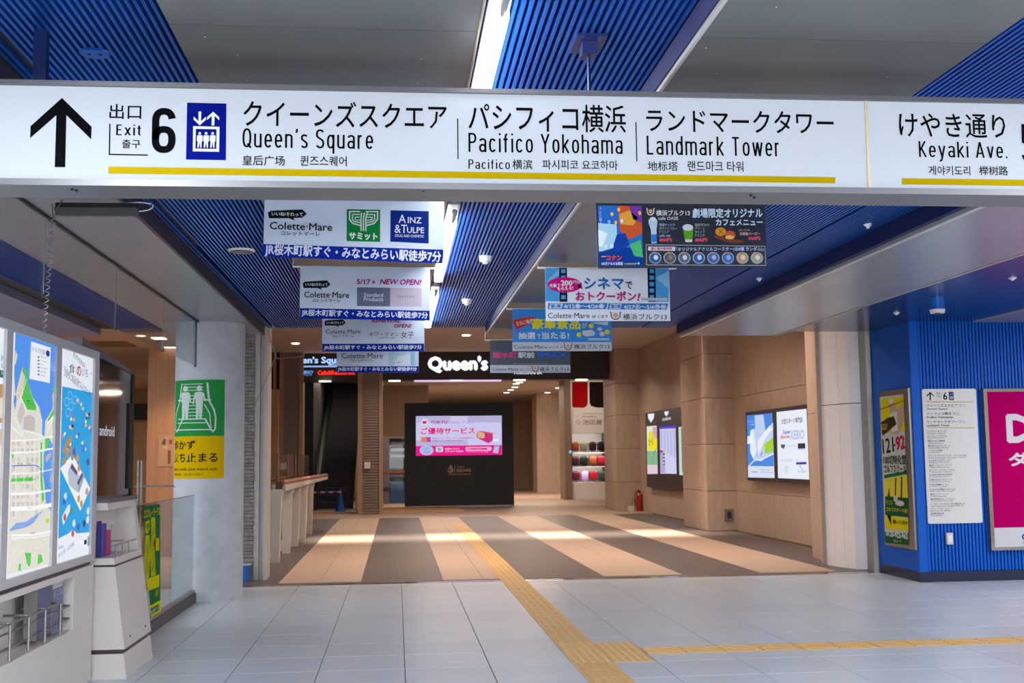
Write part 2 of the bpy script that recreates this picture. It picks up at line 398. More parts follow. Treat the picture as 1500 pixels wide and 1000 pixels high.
# ---- mall floor with stripes
YM = YT+.34
mf = box('floor_2', -9.2, 10.2, YM, 60, -.2, -.004, m_grout, kind=S)
edges = [-.435+k for k in range(-2, 8)]       # stripe edges; beige / brown alternate
bt = tilemesh('beige_paving_tile', .5-.004, 1.2-.004, m_beige); bt2 = tilemesh('beige_paving_tile', .62, 1.2-.004, m_beige)
dk = tilemesh('brown_paving_slab', 1.0, 3.93, m_brown)
nb = 0
for k, x0 in enumerate(edges[:-1]):
    beige = (k % 2 == 1)
    if x0 > 6.6: continue
    for j in range(13 if beige else 4):
        if beige:
            for h in (0, 1):
                o = link('beige_paving_tile', bt, (x0+.25+.5*h, YM+.6+1.2*j, -.006), mf)
        else: link('brown_paving_slab', dk, (x0+.5, YM+1.97+3.93*j, -.006), mf)
# far bands laid across the passage
mb1, mb2 = MB(), MB()
y = YM+15.75; k = 0
while y < 59.5:
    ww = .42 if k % 2 == 0 else .22
    (mb1 if k % 2 == 0 else mb2).box(-9.2, 10.2, y, min(y+ww-.01, 59.9), -.012, 0); y += ww; k += 1
mb1.build('pale_paving_bands', m_beige, mf, kind='stuff'); mb2.build('brown_paving_bands', m_mall2, mf, kind='stuff')
mb = MB(); mb.box(-9.2, -2.44, YM, YM+15.7, -.012, 0); mb.build('side_paving', m_beige, mf)
# ---- tactile guide path
tp = thing('tactile_path', 'tan ridged guide path running through the hall with a branch to the right', 'tactile paving', (1.4, 9, 0))
def guide(ax):
    m_ = MB(); m_.box(-.148, .148, -.148, .148, -.001, .003)
    for q in (-.105, -.035, .035, .105):
        if ax == 'y': m_.box(q-.012, q+.012, -.14, .14, .003, .007)
        else: m_.box(-.14, .14, q-.012, q+.012, .003, .007)
    me = bpy.data.meshes.new('guide_block'); me.from_pydata(m_.v, [], m_.f); me.materials.append(m_tact); return me
def warn():
    m_ = MB(); m_.box(-.148, .148, -.148, .148, -.001, .003)
    for a in range(5):
        for b in range(5): m_.cyl((-.116+.058*a, -.116+.058*b, .003), .014, .004, 6, .009)
    me = bpy.data.meshes.new('warning_block'); me.from_pydata(m_.v, [], m_.f); me.materials.append(m_tact); return me
gy, gx, wb = guide('y'), guide('x'), warn()
n = 0
y = 5.65
while y < 27:
    isw = 8.49 < y+.01 and y < 9.3
    if not (YT-.16 < y < YT+.2 and False): link('warning_block' if isw else 'guide_block', wb if isw else gy, (1.406, y, .0015), tp)
    y += .3
for k in range(3): link('warning_block', wb, (1.707, 8.64+.3*k, .0015), tp)
x = 2.02
while x < 9: link('guide_block', gx, (x, 8.945, .0015), tp); x += .3

# ---- station ceiling (edges run along the hall)
ZB = 3.0
ceil = box('ceiling', -9.2, 10.2, -6, 14.5, 3.2, 3.4, m_blueback, kind=S)
def band(x0, x1, m, z=ZB, y1=14.2, name='ceiling_panel', first=4.05, step=3.4, y0=-6):
    ys = [y0]; y = first-step*3
    while y < y1-.3:
        if y > y0+.2: ys.append(y)
        y += step
    ys.append(y1)
    for a, b in zip(ys, ys[1:]): box(name, x0, x1, a+.0015, b-.0015, z, z+.2, m, ceil)
band(-.79, .295, m_beam); band(1.11, 2.205, m_beam); band(-2.135, -1.58, m_metal, first=5.9, step=4.1); band(-2.67, -2.155, m_metal, first=5.9, step=4.1)
band(3.56, 4.72, m_metal, z=2.97, first=5.2, step=4.8)
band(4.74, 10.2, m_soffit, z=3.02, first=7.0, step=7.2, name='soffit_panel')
band(-9.2, -3.42, m_soffp, z=2.96, y1=13.9, first=7, step=7, name='soffit_panel')
box('trim_3', 1.094, 1.108, -6, 14.2, 2.992, 3.01, m_trim, kind=S); box('coffer_side', 1.086, 1.107, -6, 14.2, 3.012, 3.12, m_blueback, ceil)
box('trim_4', 3.515, 3.558, -6, 14.2, 2.955, 2.985, m_trim, kind=S); box('coffer_side', 3.478, 3.556, -6, 14.2, 2.987, 3.12, m_blueback, ceil)
box('trim_5', .292, .30, -6, 14.2, 2.995, 3.12, mat('gilt_edge', '#b9a36c', .3, metal=.6), kind=S)
box('trim_6', -2.155, -2.135, -6, 14.2, 2.985, 3.05, m_black, kind=S)
box('trim_7', -1.60, -1.575, -6, 14.2, 2.99, 3.12, m_dark, kind=S)
box('trim_8', 4.72, 4.74, -6, 14.2, 2.962, 3.05, m_trim, kind=S)
def slats(x0, x1, z=3.1, y1=14.5, pitch=.0292, gapw=.36, skip=None, m=m_blue):
    n = round((x1-x0)/pitch); p = (x1-x0)/n; a = p*(1-gapw)/2
    me = None
    for i in range(n):
        cx = x0+p*(i+.5)
        if skip and skip[0] < cx < skip[1]: continue
        if me is None:
            L = (y1+6)/2; v = []
            for yy in (-L, L):
                for q, zz in ((-a, .012), (-a*.72, 0), (a*.72, 0), (a, .012), (a, .05), (-a, .05)): v.append((q, yy, zz))
            f = [(i2, (i2+1) % 6, 6+(i2+1) % 6, 6+i2) for i2 in range(6)]+[(5, 4, 3, 2, 1, 0), (6, 7, 8, 9, 10, 11)]
            me = bpy.data.meshes.new('ceiling_slat'); me.from_pydata(v, [], f); me.materials.append(m)
        link('ceiling_slat', me, (cx, (y1-6)/2, z), ceil)
slats(-1.575, -.79, skip=(-1.53, -1.49)); slats(.30, 1.085, skip=(.325, .41)); slats(2.205, 3.475, skip=(3.05, 3.10)); slats(-3.23, -2.67, z=3.02, y1=14.2)
box('ceiling_slot', -1.53, -1.49, -6, 9.0, 3.125, 3.15, m_black, ceil); box('ceiling_slot', 3.05, 3.10, -6, 9.05, 3.125, 3.15, m_black, ceil)
box('ceiling_slot', -3.42, -3.235, -6, 14.0, 3.04, 3.06, m_black, ceil)
# end fascia between station and mall ceilings
box('trim_9', -9.2, 10.2, 14.5, 14.62, 3.12, 4.6, m_mceil, kind=S)
# ---- station side walls outside the view
box('wall_left', -9.4, -9.2, -6, 60, -.2, 4.6, m_cream, kind=S)
box('wall_rear', -9.4, 10.4, -6.2, -6, -.2, 3.4, m_cream, kind=S)
box('wall_right', 10.2, 10.4, -6, 60, -.2, 4.6, m_mall, kind=S)
# ---- blue ribbed block on the right
wb_ = thing('wall_right_blue', '', 'wall', (8, 13.6, 0)); del wb_['label']; del wb_['category']; wb_['kind'] = S
box('wall_core', 6.0, 10.2, 13.13, 14.25, 0, 3.02, m_bluewall, wb_)
mb = MB(); x = 6.10
while x < 10.2: mb.box(x, x+.026, 13.105, 13.13, .12, 3.02); x += .042
mb.build('wall_ribs', m_bluewall, wb_, kind='stuff')
box('corner_strip', 5.988, 6.09, 13.095, 13.16, .1, 3.02, m_bluewall, wb_)
box('plinth', 5.99, 10.2, 13.085, 14.2, 0, .115, mat('navy_plinth', '#0c1a3a', .25), wb_)
# ---- folding shutter pillar + jamb
z1 = 4.5
def q(px, py): p = U(px, py, Z=0); return (p[0], p[1])
A = [q(1193.5, 814.5), q(1208, 820), q(1212, 827.5), q(1242, 832), q(1255, 833.5), q(1276, 833.8), q(1283, 833.8), q(1293, 838)]
def wallseg(a, b, name, m, z0=0, z1=3.35, t=.03, parent=None):
    a, b = Vector(a), Vector(b); d = (b-a).normalized(); n_ = Vector((-d.y, d.x))*t
    if n_.y < 0: n_ = -n_
    v = [a, b, b+n_, a+n_]; e_ = .002
    return MB().prism([(p.x, p.y) for p in v], z0, z1).build(name, m, parent)
sh = thing('wall_shutter', '', 'wall', (A[3][0], A[3][1], 0)); del sh['label']; del sh['category']; sh['kind'] = S
wallseg(A[0], A[1], 'pillar_panel', m_mall, .0, 2.06, .03, sh); wallseg(A[0], A[1], 'pillar_panel', m_mall, 2.07, 4.4, .03, sh); wallseg((A[0][0]+.03, A[0][1]), (6.69, A[0][1]+.25), 'pillar_return', m_mall, 0, 4.4, .03, sh)
def lerp(a, b, t): return (a[0]+(b[0]-a[0])*t, a[1]+(b[1]-a[1])*t)
for a, b in ((0, .28), (.29, .62), (.63, .99)):
    for za, zb in ((.0, 2.13), (2.14, 3.6)): wallseg(lerp(A[2], A[4], a), lerp(A[2], A[4], b), 'shutter_panel', m_cream, za, zb, .05, sh)
for za, zb in ((0, 2.13), (2.14, 3.6)): wallseg(A[4], A[5], 'shutter_panel', m_cream, za, zb, .05, sh)
wallseg(A[1], A[2], 'pillar_panel', m_mall, 0, 3.6, .05, sh)
wallseg(A[5], A[6], 'jamb', m_dark, 0, 3.1, .1, sh); wallseg(A[6], A[7], 'jamb', m_brush, 0, 3.1, .1, sh)
p = U(1211, 678, Y=A[2][1]); box('key_plate', p[0]-.03, p[0]+.02, p[1]-.03, p[1]-.005, p[2]-.06, p[2]+.06, m_dark, sh)
# ---- mall shell
mc = box('ceiling_2', -9.2, 10.2, 14.62, 33.2, 4.45, 4.6, m_mceil, kind=S)
box('ceiling_3', -9.2, 10.2, 33.2, 60, 4.25, 4.6, mat('rear_ceiling', '#b7aca2', .8), kind=S)
box('ceiling_4', -9.2, -2.36, 14.62, 19.3, 3.3, 4.44, mat('side_hall_ceiling', '#b99a82', .8), kind=S)
box('wall_partition', -3.98, -3.93, 19.6, 32.4, 0, 4.44, m_mall2, kind=S)
box('ceiling_5', -9.2, -3.98, 19.3, 32.5, 3.3, 4.44, mat('side_hall_ceiling', '#b99a82', .8), kind=S)
wr = thing('wall_right_mall', '', 'wall', (6.8, 24, 0)); del wr['label']; del wr['category']; wr['kind'] = S
ys = [15.3, 18.0, 20.4, 22.8, 25.2, 27.6, 30.0, 32.4, 35.]
for a, b in zip(ys, ys[1:]):
    for za, zb in ((0, .78), (.78, 2.62), (2.62, 4.45)): box('stone_panel', 6.68, 6.98, a+.004, b-.004, za+.004, zb-.004, m_mall, wr)
box('wall_core', 6.7, 6.98, 15.3, 35, 0, 4.45, m_mall2, wr)
for (xa, ya, yb) in ((6.08, 22.7, 24.6), (6.0, 31.8, 33.6)):
    t_ = thing('wall_pilaster', '', 'wall', (6.4, ya, 0)); del t_['label']; del t_['category']; t_['kind'] = S
    for za, zb in ((0, .78), (.78, 1.7), (1.7, 2.62), (2.62, 3.5), (3.5, 4.45)): box('stone_panel', xa, 6.69, ya, yb, za+.003, zb-.003, m_mall, t_, bevel=.012)
# fascia above the rear openings
fa = thing('trim_10', '', 'x', (1.5, 32.5, 3.7)); del fa['label']; del fa['category']; fa['kind'] = S
box('fascia_panel', -.42, 5.96, 32.45, 33.0, 3.67, 4.45, m_fascia, fa); box('fascia_panel', -2.6, -1.05, 32.75, 33.2, 3.65, 4.45, m_fascia, fa)
for px in (477, 578, 667, 757, 845):
    p = U(px, 559, Z=3.66); MB().box(p[0]-.16, p[0]+.16, 32.5, 32.72, 3.645, 3.668).build('fascia_light', m_lampb, fa)
p0, p1 = U(607, 557, Y=32.46), U(735, 557, Y=32.46)
box('led_strip', p0[0], p1[0], 32.5, 32.9, 3.64, 3.668, mat('led_pink', '#e8c8f0', .4, emit=.9), fa)
def ribpillar(x0, x1, y0, h):
    t_ = thing('wall_ribbed_pier', '', 'x', ((x0+x1)/2, y0, 0)); del t_['label']; del t_['category']; t_['kind'] = S
    box('pier_core', x0+.1, x1-.1, y0+.05, y0+.6, 0, h, mat('pier_grey', '#8a7a70', .7), t_)
    mb = MB(); z = .02
    while z < h: mb.box(x0+.1, x1-.1, y0+.03, y0+.06, z, z+.045); z += .075
    mb.build('pier_ribs', mat('pier_grey', '#8a7a70', .7), t_, kind='stuff')
    for xa, xb in ((x0, x0+.12), (x1-.1, x1)): box('pier_frame', xa, xb, y0, y0+.62, 0, h, mat('copper_frame', '#a3866f', .45), t_)
    return t_
ribpillar(-3.2, -2.56, 32.5, 4.45); pr = ribpillar(-1.06, -.38, 32.4, 4.45)
p = U(538, 681, Y=32.4); box('wall_plate', p[0]-.08, p[0]+.08, 32.36, 32.42, p[2]-.09, p[2]+.09, m_plate, pr)
# rear hall walls
box('wall_back', -9.2, 10.2, 56, 56.3, 0, 4.3, m_mall2, kind=S)
box('wall_back_left', -3.2, 1.2, 44, 44.3, 0, 4.25, mat('rear_beige', '#b09880', .7), kind=S)
box('wall_far_pier', 5.98, 7.2, 49.8, 51.5, 0, 4.25, m_mall, kind=S)
# left side hall seen past the glass
box('wall_wood', -3.93, -2.36, 19.0, 19.6, 0, 4.44, m_wood, kind=S)
box('wall_side_back', -9.2, -3.0, 30.2, 30.4, 0, 3.3, mat('side_beige', '#b59470', .7), kind=S)
box('trim_11', -6.6, -3.4, 29.9, 30.1, 2.55, 2.95, m_black, kind=S)
# near frame + split stone pier + dark shopfront frames on the left
st = thing('wall_stone_pier', '', 'x', (-2, 15.3, 0)); del st['label']; del st['category']; st['kind'] = S
mb = MB(); z = 0
while z < 3.4:
    h = random.uniform(.035, .055); o_ = random.uniform(0, .03); mb.box(-2.3, -1.80+o_*.6, 15.05-o_, 15.6, z, z+h-.006); z += h
mb.build('stone_courses', m_stone, st, kind='stuff'); box('pier_core', -2.3, -1.83, 15.08, 15.6, 0, 4.4, mat('dark_joint', '#2c2a28', .9), st)
jm = thing('wall_frame', '', 'x', (-1.7, 15.1, 0)); del jm['label']; del jm['category']; jm['kind'] = S
m_fr = mat('grey_white_frame', '#b5afa9', .5)
for xa, xb, yo in ((-1.79, -1.725, 0), (-1.72, -1.68, .03), (-1.675, -1.63, 0)): box('frame_strip', xa, xb, 15.05+yo, 15.5, 0, 4.4, m_fr, jm)
df = thing('wall_dark_frames', '', 'x', (-3, 31, 0)); del df['label']; del df['category']; df['kind'] = S
box('dark_glazing', -4.6, -3.2, 32.55, 32.6, 0, 4.45, mat('dark_glazing', '#2a1f1b', .2), df)
for xa in (-3.72, -3.5, -3.36): box('frame_strip', xa, xa+.07, 32.4, 32.55, 0, 4.45, mat('copper_frame', '#b98560', .4), df)
# white pillar-like platform edge in front of the escalator
box('trim_13', -3.2, 1.9, 33.3, 36.2, -.004, .03, mat('pale_sill', '#c79c70', .5), kind=S)

# ================================================================== COLUMN
cl = thing('round_column', 'thick round painted concrete column with a green and yellow notice on it', 'column', (-2.065, 13.25, 0))
MB().cyl((-2.065, 13.25, 0), .376, 3.0, 64).build('shaft', m_conc, cl, smooth=True)
MB().cyl((-2.065, 13.25, 0), .38, .1, 64).build('base_band', m_conc, cl, smooth=True)

# notice wrapped on the column
nt_ = thing('safety_notice', 'green and yellow stand-still notice wrapped around the round column', 'notice', (-2.05, 12.83, 1.8))
class Curved(Panel):
    def W(s, u, v, h):
        r = .376+.003+h; a = -math.pi/2+(u-s.uc)/.376+s.a0
        return Vector((-2.065+r*math.cos(a), 13.25+r*math.sin(a), EYE+v))
def curve_sub(o, n):      # subdivide a flat polygon before wrapping is not needed for small glyph faces
    return o
cp = Curved((-2.11, 12.835, EYE), (1, 0, 0), (0, 0, 1), nt_)
# map picture x -> arc length on the cylinder
def arc(px_):
    lo, hi = -1.5, 1.5
    for _ in range(40):
        m_ = (lo+hi)/2; a = -math.pi/2+m_; P = np.array([-2.065+.379*math.cos(a), 13.25+.379*math.sin(a), 0.3])
        c = R@P; X_ = 750+FPX*c[0]/c[2]
        if X_ < px_: lo = m_
        else: hi = m_
    return (lo+hi)/2*.376
cp.uc = 0; cp.a0 = 0
ZN = lambda py, d=12.85: EYE+(676-py)/FPX*d
cp.px = lambda x, y: (arc(cp.v[0]+x*cp.v[2]), ZN(cp.v[1]+y*cp.v[2])-EYE)
def cpoly(pts, col, lay, e=0.):   # wrapped polygon: cut in vertical strips
    us = [p[0] for p in pts]; u0, u1 = min(us), max(us)
    bm = bmesh.new(); vv = [bm.verts.new((p[0], p[1], 0)) for p in pts]; bm.faces.new(vv)
    k = int((u1-u0)/.02)
    for i in range(1, k+1):
        xx = u0+(u1-u0)*i/(k+1)
        bmesh.ops.bisect_plane(bm, geom=bm.verts[:]+bm.edges[:]+bm.faces[:], plane_co=(xx, 0, 0), plane_no=(1, 0, 0))
    bm.verts.index_update(); v = [cp.W(x.co.x, x.co.y, lay*.0012) for x in bm.verts]; f = [tuple(q_.index for q_ in x.verts) for x in bm.faces]; bm.free()
    return obj('print', v, f, ink(col), nt_)
def _t2(t, x0, y0, x1, y1, col, b, lay=2):
    u1 = arc(130+x1*.32); uc_ = arc(130+460*.32); u0 = uc_-(460-x0)*.32/FPX*12.95
    g_, f_ = glyphs(t, b, 0); lo_, hi_ = g_.min(0), g_.max(0); v1_, v0_ = cp.px(0, y0)[1], cp.px(0, y1)[1]
    vv_ = [cp.W(u0+(p_[0]-lo_[0])/(hi_[0]-lo_[0])*(u1-u0), v0_+(p_[1]-lo_[1])/(hi_[1]-lo_[1])*(v1_-v0_), lay*.0012+p_[2]) for p_ in g_]
    obj('lettering', vv_, f_, ink(col), nt_)
cp.text2 = _t2
cp.uvpoly = lambda pts, col, lay=1, name='print', e=None, m=None: cpoly(pts, col, lay)
zt, zm, zb = ZN(558)-EYE, ZN(639)-EYE, ZN(699.5)-EYE
uR = arc(328.5); uL = uR-.66
cpoly([(uL, zm), (uR, zm), (uR, zt), (uL, zt)], '#2f9a4a', 1); cpoly([(uL, zb), (uR, zb), (uR, zm), (uL, zm)], '#e3b90c', 1)
cp.v = (130, 440, .32)
WH = '#d8e4dc'
def cline(p, w_): 
    q_ = [cp.px(*a) for a in p]; hw = w_*.32/FPX*12.85/2
    for a, b in zip(q_, q_[1:]):
        d = Vector((b[0]-a[0], b[1]-a[1])); 
        if d.length < 1e-5: continue
        d.normalize(); n_ = Vector((-d.y, d.x))*hw; d *= hw*.5
        cpoly([(a[0]-d.x-n_.x, a[1]-d.y-n_.y), (b[0]+d.x-n_.x, b[1]+d.y-n_.y), (b[0]+d.x+n_.x, b[1]+d.y+n_.y), (a[0]-d.x+n_.x, a[1]-d.y+n_.y)], WH, 2)
for yy in (388, 402, 416, 440, 455, 470, 485, 500, 515, 530): cline([(430, yy), (520, yy)], 3)
cline([(412, 545), (535, 545)], 5); cline([(408, 562), (545, 562)], 4); cline([(404, 593), (560, 593)], 5)
cline([(424, 385), (415, 465)], 7); cline([(540, 385), (548, 460)], 9); cline([(409, 460), (428, 462)], 8); cline([(525, 460), (555, 460)], 8)
cline([(414, 470), (400, 520), (398, 590), (404, 600), (412, 585), (430, 545)], 6)
cline([(550, 465), (572, 505), (580, 540), (578, 590), (568, 602), (558, 590), (532, 545)], 7)
cline([(528, 480), (552, 520), (560, 590)], 4)
for cx in (440, 503):
    cp.ell(cx, 408, 12, 13, WH, 2, n=14); cp.poly([(cx-20, 430), (cx-13, 424), (cx+13, 424), (cx+20, 430), (cx+17, 480), (cx+12, 545), (cx+2, 545), (cx, 490), (cx-3, 545), (cx-13, 545), (cx-14, 480)], WH, 2)
cline([(485, 430), (476, 478)], 6); cline([(522, 430), (530, 462)], 6); cline([(422, 430), (414, 462)], 6); cline([(458, 430), (464, 470)], 6)
cp.text2('歩かず', 352, 640, 488, 682, '#2a2620', .02, lay=2); cp.text2('立ち止まる', 352, 695, 592, 738, '#2a2620', .02, lay=2)
cp.text2("Don't walk, just stand still", 352, 762, 586, 778, '#2a2620', .01, lay=2); cp.text2('請站穩扶好　걷지 말고 서있기', 352, 787, 524, 797, '#2a2620', .0, lay=2)

# ================================================================== GLASS SMOKE CURTAIN + BALUSTRADE
gc = thing('glass_smoke_curtain', 'row of clear glass smoke barrier panes hanging below the ceiling left of the column', 'glass barrier', (-2.145, 9, 2.5))
ys = [-2.0, -.17, 1.66, 3.49, 5.32, 7.31, 9.15, 10.98, 12.74]
for a, b in zip(ys, ys[1:]):
    box('glass_pane', -2.149, -2.141, a+.004, b-.004, 2.5, 2.986, GLASS, gc)
    box('pane_clip', -2.155, -2.135, b-.02, b+.02, 2.49, 2.505, m_dark, gc)
    if b > 7: MB().tube([(-2.145, b, 2.98), (-2.145, b, 2.5)], .002, 6).build('seam_rod', m_brush, gc)
box('edge_post', -2.155, -2.135, 12.74, 12.76, 2.5, 2.99, m_dark, gc)
gb = thing('glass_balustrade', 'low glass balustrade on a dark steel kerb between cabinet and column', 'balustrade', (-2.15, 11, 0))
box('kerb', -2.17, -2.13, 9.34, 12.83, 0, .13, m_brush, gb)
box('kerb_cap', -2.185, -2.115, 9.34, 12.83, 0, .1, m_dark, gb)
for a, b in ((9.32, 9.9), (9.9, 11.55), (11.55, 12.82)): box('glass_pane', -2.154, -2.146, a+.004, b-.004, .12, 1.12, GLASS_G, gb)
box('top_rail', -2.156, -2.144, 9.32, 12.82, 1.12, 1.127, m_brush, gb)
gp = thing('escalator_notice', 'narrow green and yellow vertical notice on the glass balustrade', 'notice', (-2.14, 10.6, .6))
P = Panel((-2.140, 10.6, 0), (0, 1, 0), (0, 0, 1), gp, (200, 730, .19))
P.poly([(52, 60), (180, 42), (183, 840), (190, 940), (120, 972), (82, 600)], '#2e7a44', 1, 'sheet')
P.text('エスカレーターでは', 55, 72, 178, 140, '#e6e010', .02, lay=3)
P.poly([(66, 180), (98, 165), (100, 230), (80, 275), (64, 262)], '#d8d40f', 2); P.text('歩', 72, 190, 96, 240, '#2e7a44', .03, lay=3)
P.poly([(110, 148), (140, 144), (148, 330), (140, 420), (146, 590), (110, 604), (104, 420), (112, 300)], '#d8d40f', 2)
P.poly([(66, 286), (98, 280), (104, 440), (94, 612), (72, 612), (60, 430)], '#d8d40f', 2)
P.text('手すりにつかまり', 68, 300, 96, 600, '#7d9a20', 0, lay=3); P.text('立ち止まって利用', 114, 160, 142, 580, '#7d9a20', 0, lay=3)
P.poly([(135, 312), (172, 302), (172, 398), (135, 405)], '#d8d40f', 2)
P.poly([(74, 620), (174, 584), (172, 680), (86, 712)], '#e3de10', 2)
P.text('お願い', 140, 700, 168, 750, '#d8d40f', .01, lay=3)
P.poly([(98, 830), (183, 780), (190, 940), (120, 972)], '#e3de10', 2); P.poly([(104, 850), (170, 812), (172, 860), (112, 895)], '#2e7a44', 3)
P.text('危険です', 108, 840, 168, 880, '#cfe0d0', .01, lay=4); P.text('駅長', 128, 900, 158, 930, '#3a6a3a', 0, lay=4)

# ================================================================== MAIN HANGING SIGN
sg = thing('hanging_direction_sign', 'long backlit white wayfinding sign with black lettering and yellow lines across the hall', 'sign', (.5, 4.4, 2.5))
XS0, XS1 = -2.7, 4.0
sgb = MB().box(XS0, XS1, 4.312, 4.515, 2.482, 2.867).build('housing', m_frame, sg)
box('upper_frame', XS0, XS1, 4.285, 4.32, 2.850, 2.868, m_frame, sg); box('lower_frame', XS0, XS1, 4.285, 4.32, 2.478, 2.502, m_frame, sg)
xj = U(1271, 220, Y=4.3)[0]
fp1 = box('face_panel', XS0, xj-.004, 4.30, 4.315, 2.502, 2.85, m_sign, sg); fp2 = box('face_panel', xj+.004, XS1, 4.30, 4.315, 2.502, 2.85, m_sign, sg)
box('joint_strip', xj-.006, xj+.006, 4.294, 4.302, 2.502, 2.85, mat('cream_joint', '#b7a98c', .4), sg)
for px, py in ((106, 277), (112, 279), (620, 279), (1100, 286), (1105, 289)):
    p = U(px, py, Z=2.48); MB().cyl((p[0], p[1], 2.476), .006, .006, 10).build('screw', m_black, sg)
for px, w_ in ((61, .047),):
    p = U(px, 60, Y=4.42); box('hanger_pole', p[0]-w_/2, p[0]+w_/2, 4.40, 4.44, 2.86, 3.12, m_navy, sg)
p = U(862, 70, Y=4.40); MB().tube([(p[0], 4.40, 2.86), (p[0], 4.40, 3.1)], .0065, 10).build('hanger_pole', m_navy, sg)
box('pole_bracket', p[0]-.03, p[0]+.03, 4.36, 4.44, 3.04, 3.1, m_navy, sg); box('bracket_plate', p[0]-.06, p[0]+.06, 4.3, 4.5, 3.088, 3.1, m_navy, sg)
box('hanger_pole', 3.2, 3.25, 4.40, 4.44, 2.86, 3.12, m_navy, sg)
P = facing(4.2995, fp1, (0, 100, .26667)); BK = '#08090b'
P.poly([(341, 163), (504, 322), (501, 390), (365, 258), (359, 543), (301, 543), (310, 258), (166, 384), (168, 318)], BK, 1, 'arrow')
P.text('出口', 602, 198, 777, 280, BK, .008); P.text('Exit', 639, 310, 775, 370, BK, stroke=.105); P.text('출구', 671, 392, 772, 440, BK, .01)
P.line([(604, 307), (601, 473), (810, 477)], 7, BK); P.text('6', 835, 219, 966, 466, BK, stroke=.15)
NV = '#061272'; P.poly([(1028, 189), (1244, 194), (1241, 505), (1022, 501)], NV, 1, 'elevator_symbol', e=0.)
P.view(265, 145, .09506); ws = '#e2e9f2'
def sp(pts, col, lay): return P.poly(pts, col, lay, 'elevator_symbol', e=0. if col == NV else .6)
sp([(273, 195), (315, 195), (311, 345), (388, 275), (388, 320), (291, 408), (197, 320), (200, 272), (273, 345)], ws, 2)
sp([(498, 198), (593, 285), (592, 330), (520, 262), (516, 410), (474, 410), (479, 262), (403, 327), (405, 282)], ws, 2)
sp([(190, 420), (597, 430), (589, 815), (184, 808)], ws, 2); sp([(232, 463), (550, 470), (547, 772), (226, 766)], NV, 3)
for cx in (293, 392, 492):
    P.ell(cx, 534, 21, 21, ws, 4, 'elevator_symbol', 16, e=.6)
    sp([(cx-42, 572), (cx-30, 562), (cx+32, 562), (cx+44, 574), (cx+42, 658), (cx+30, 664), (cx+28, 755), (cx+8, 755), (cx+2, 664), (cx-16, 755), (cx-38, 752), (cx-32, 660), (cx-46, 652)], ws, 4)
P.view(340, 100, .26667)
P.text('クイーンズスクエア', 62, 184, 1180, 326, BK, .009); P.text("Queen's Square", 57, 334, 775, 468, BK, stroke=.098)
P.text('皇后广场', 57, 480, 290, 535, BK, .008); P.text('퀸즈스퀘어', 374, 482, 630, 538, BK, .008); P.line([(1239, 278), (1241, 497)], 6, BK)
P.view(660, 100, .26667)
P.text('パシフィコ横浜', 98, 197, 962, 350, BK, .009); P.text('Pacifico Yokohama', 98, 360, 944, 468, BK, stroke=.098)
P.text('Pacifico', 98, 502, 326, 554, BK, stroke=.10); P.text('横滨', 339, 502, 450, 556, BK, .008); P.text('파시피코 요코하마', 504, 505, 918, 558, BK, .008); P.line([(1018, 297), (1023, 510)], 6, BK)
P.text('地标塔', 1082, 512, 1248, 564, BK, .008)
P.view(940, 100, .26667)
P.text('ランドマークタワー', 24, 232, 1053, 355, BK, .009); P.text('Landmark Tower', 27, 376, 752, 482, BK, stroke=.098); P.text('랜드마크 타워', 252, 510, 557, 568, BK, .008)
YL = '#a68d03'
P.view(0, 100, .26667); P.e = 0
P.poly([(596, 540), (596, 578), (4586, 632), (4588, 598)], YL, 1, 'yellow_line')
P.parent = fp2; P.view(1060, 100, .29333); P.poly([(889, 549), (889, 580), (2400, 598), (2400, 567)], YL, 1, 'yellow_line'); P.e = 0
P.text('けやき通り', 874, 228, 1405, 347, BK, .009); P.text('Keyaki Ave.', 974, 366, 1415, 468, BK, stroke=.098)
P.text('게야키도리', 1022, 488, 1230, 535, BK, .008); P.text('榉树路', 1275, 488, 1418, 535, BK, .008); P.text('5', 1484, 280, 1590, 478, BK, stroke=.15)

# ================================================================== CEILING LAMPS, DETECTORS
for i, (a, b) in enumerate(((11.2, 13.8), (7.65, 10.2), (4.0, 6.7), (.4, 3.05), (-3.2, -.6))):
    nm = ('farthest lit tube lamp in the blue ceiling strip', 'middle lit tube lamp behind the hanging sign', 'nearest lit tube lamp above the hanging sign', 'tube lamp of the row before the sign, overhead', 'tube lamp of the row before the sign, rearmost')[i]
    t_ = thing('ceiling_lamp', 'white '+nm, 'lamp', (.37, (a+b)/2, 3.03), 'tube lamps along the blue ceiling strip')
    box('diffuser', .338, .402, a, b, 3.03, 3.085, m_lamp, t_); box('housing', .33, .41, a-.35, b+.35, 3.086, 3.12, m_housing, t_)
    MB().cyl((.375, a-.3, 3.05), .018, .42, 14, axis=1).build('end_socket', m_housing, t_, smooth=True)
    MB().cyl((.355, b-.1, 3.05), .018, .42, 14, axis=1).build('end_socket', m_housing, t_, smooth=True)
for px, py in ((300, 54), (348, 80), (362, 118), (617, 86), (612, 122), (1034, 70), (1050, 108), (1300, 112), (1137, 10)):
    p = U(px, py, Z=ZB); MB().cyl((p[0], p[1], 2.998), .0022, .003, 8).build('ceiling_screw', m_plate, ceil)
def disc(name, px, py, z, r, h, m, label, cat, dome=0):
    p = U(px, py, Z=z); t_ = thing(name, label, cat, (p[0], p[1], z))
    MB().cyl((p[0], p[1], z-h), r*.9, h, 32, r).build('base', m, t_, smooth=True)
    if dome: MB().cyl((p[0], p[1], z-h-dome), r*.35, dome, 20, r*.6).build('sensor', m, t_, smooth=True)
    return t_, p
disc('smoke_detector', 711, 375, 3.10, .052, .045, m_plate, 'nearer white smoke detector on the blue ribbed ceiling', 'detector', .02)
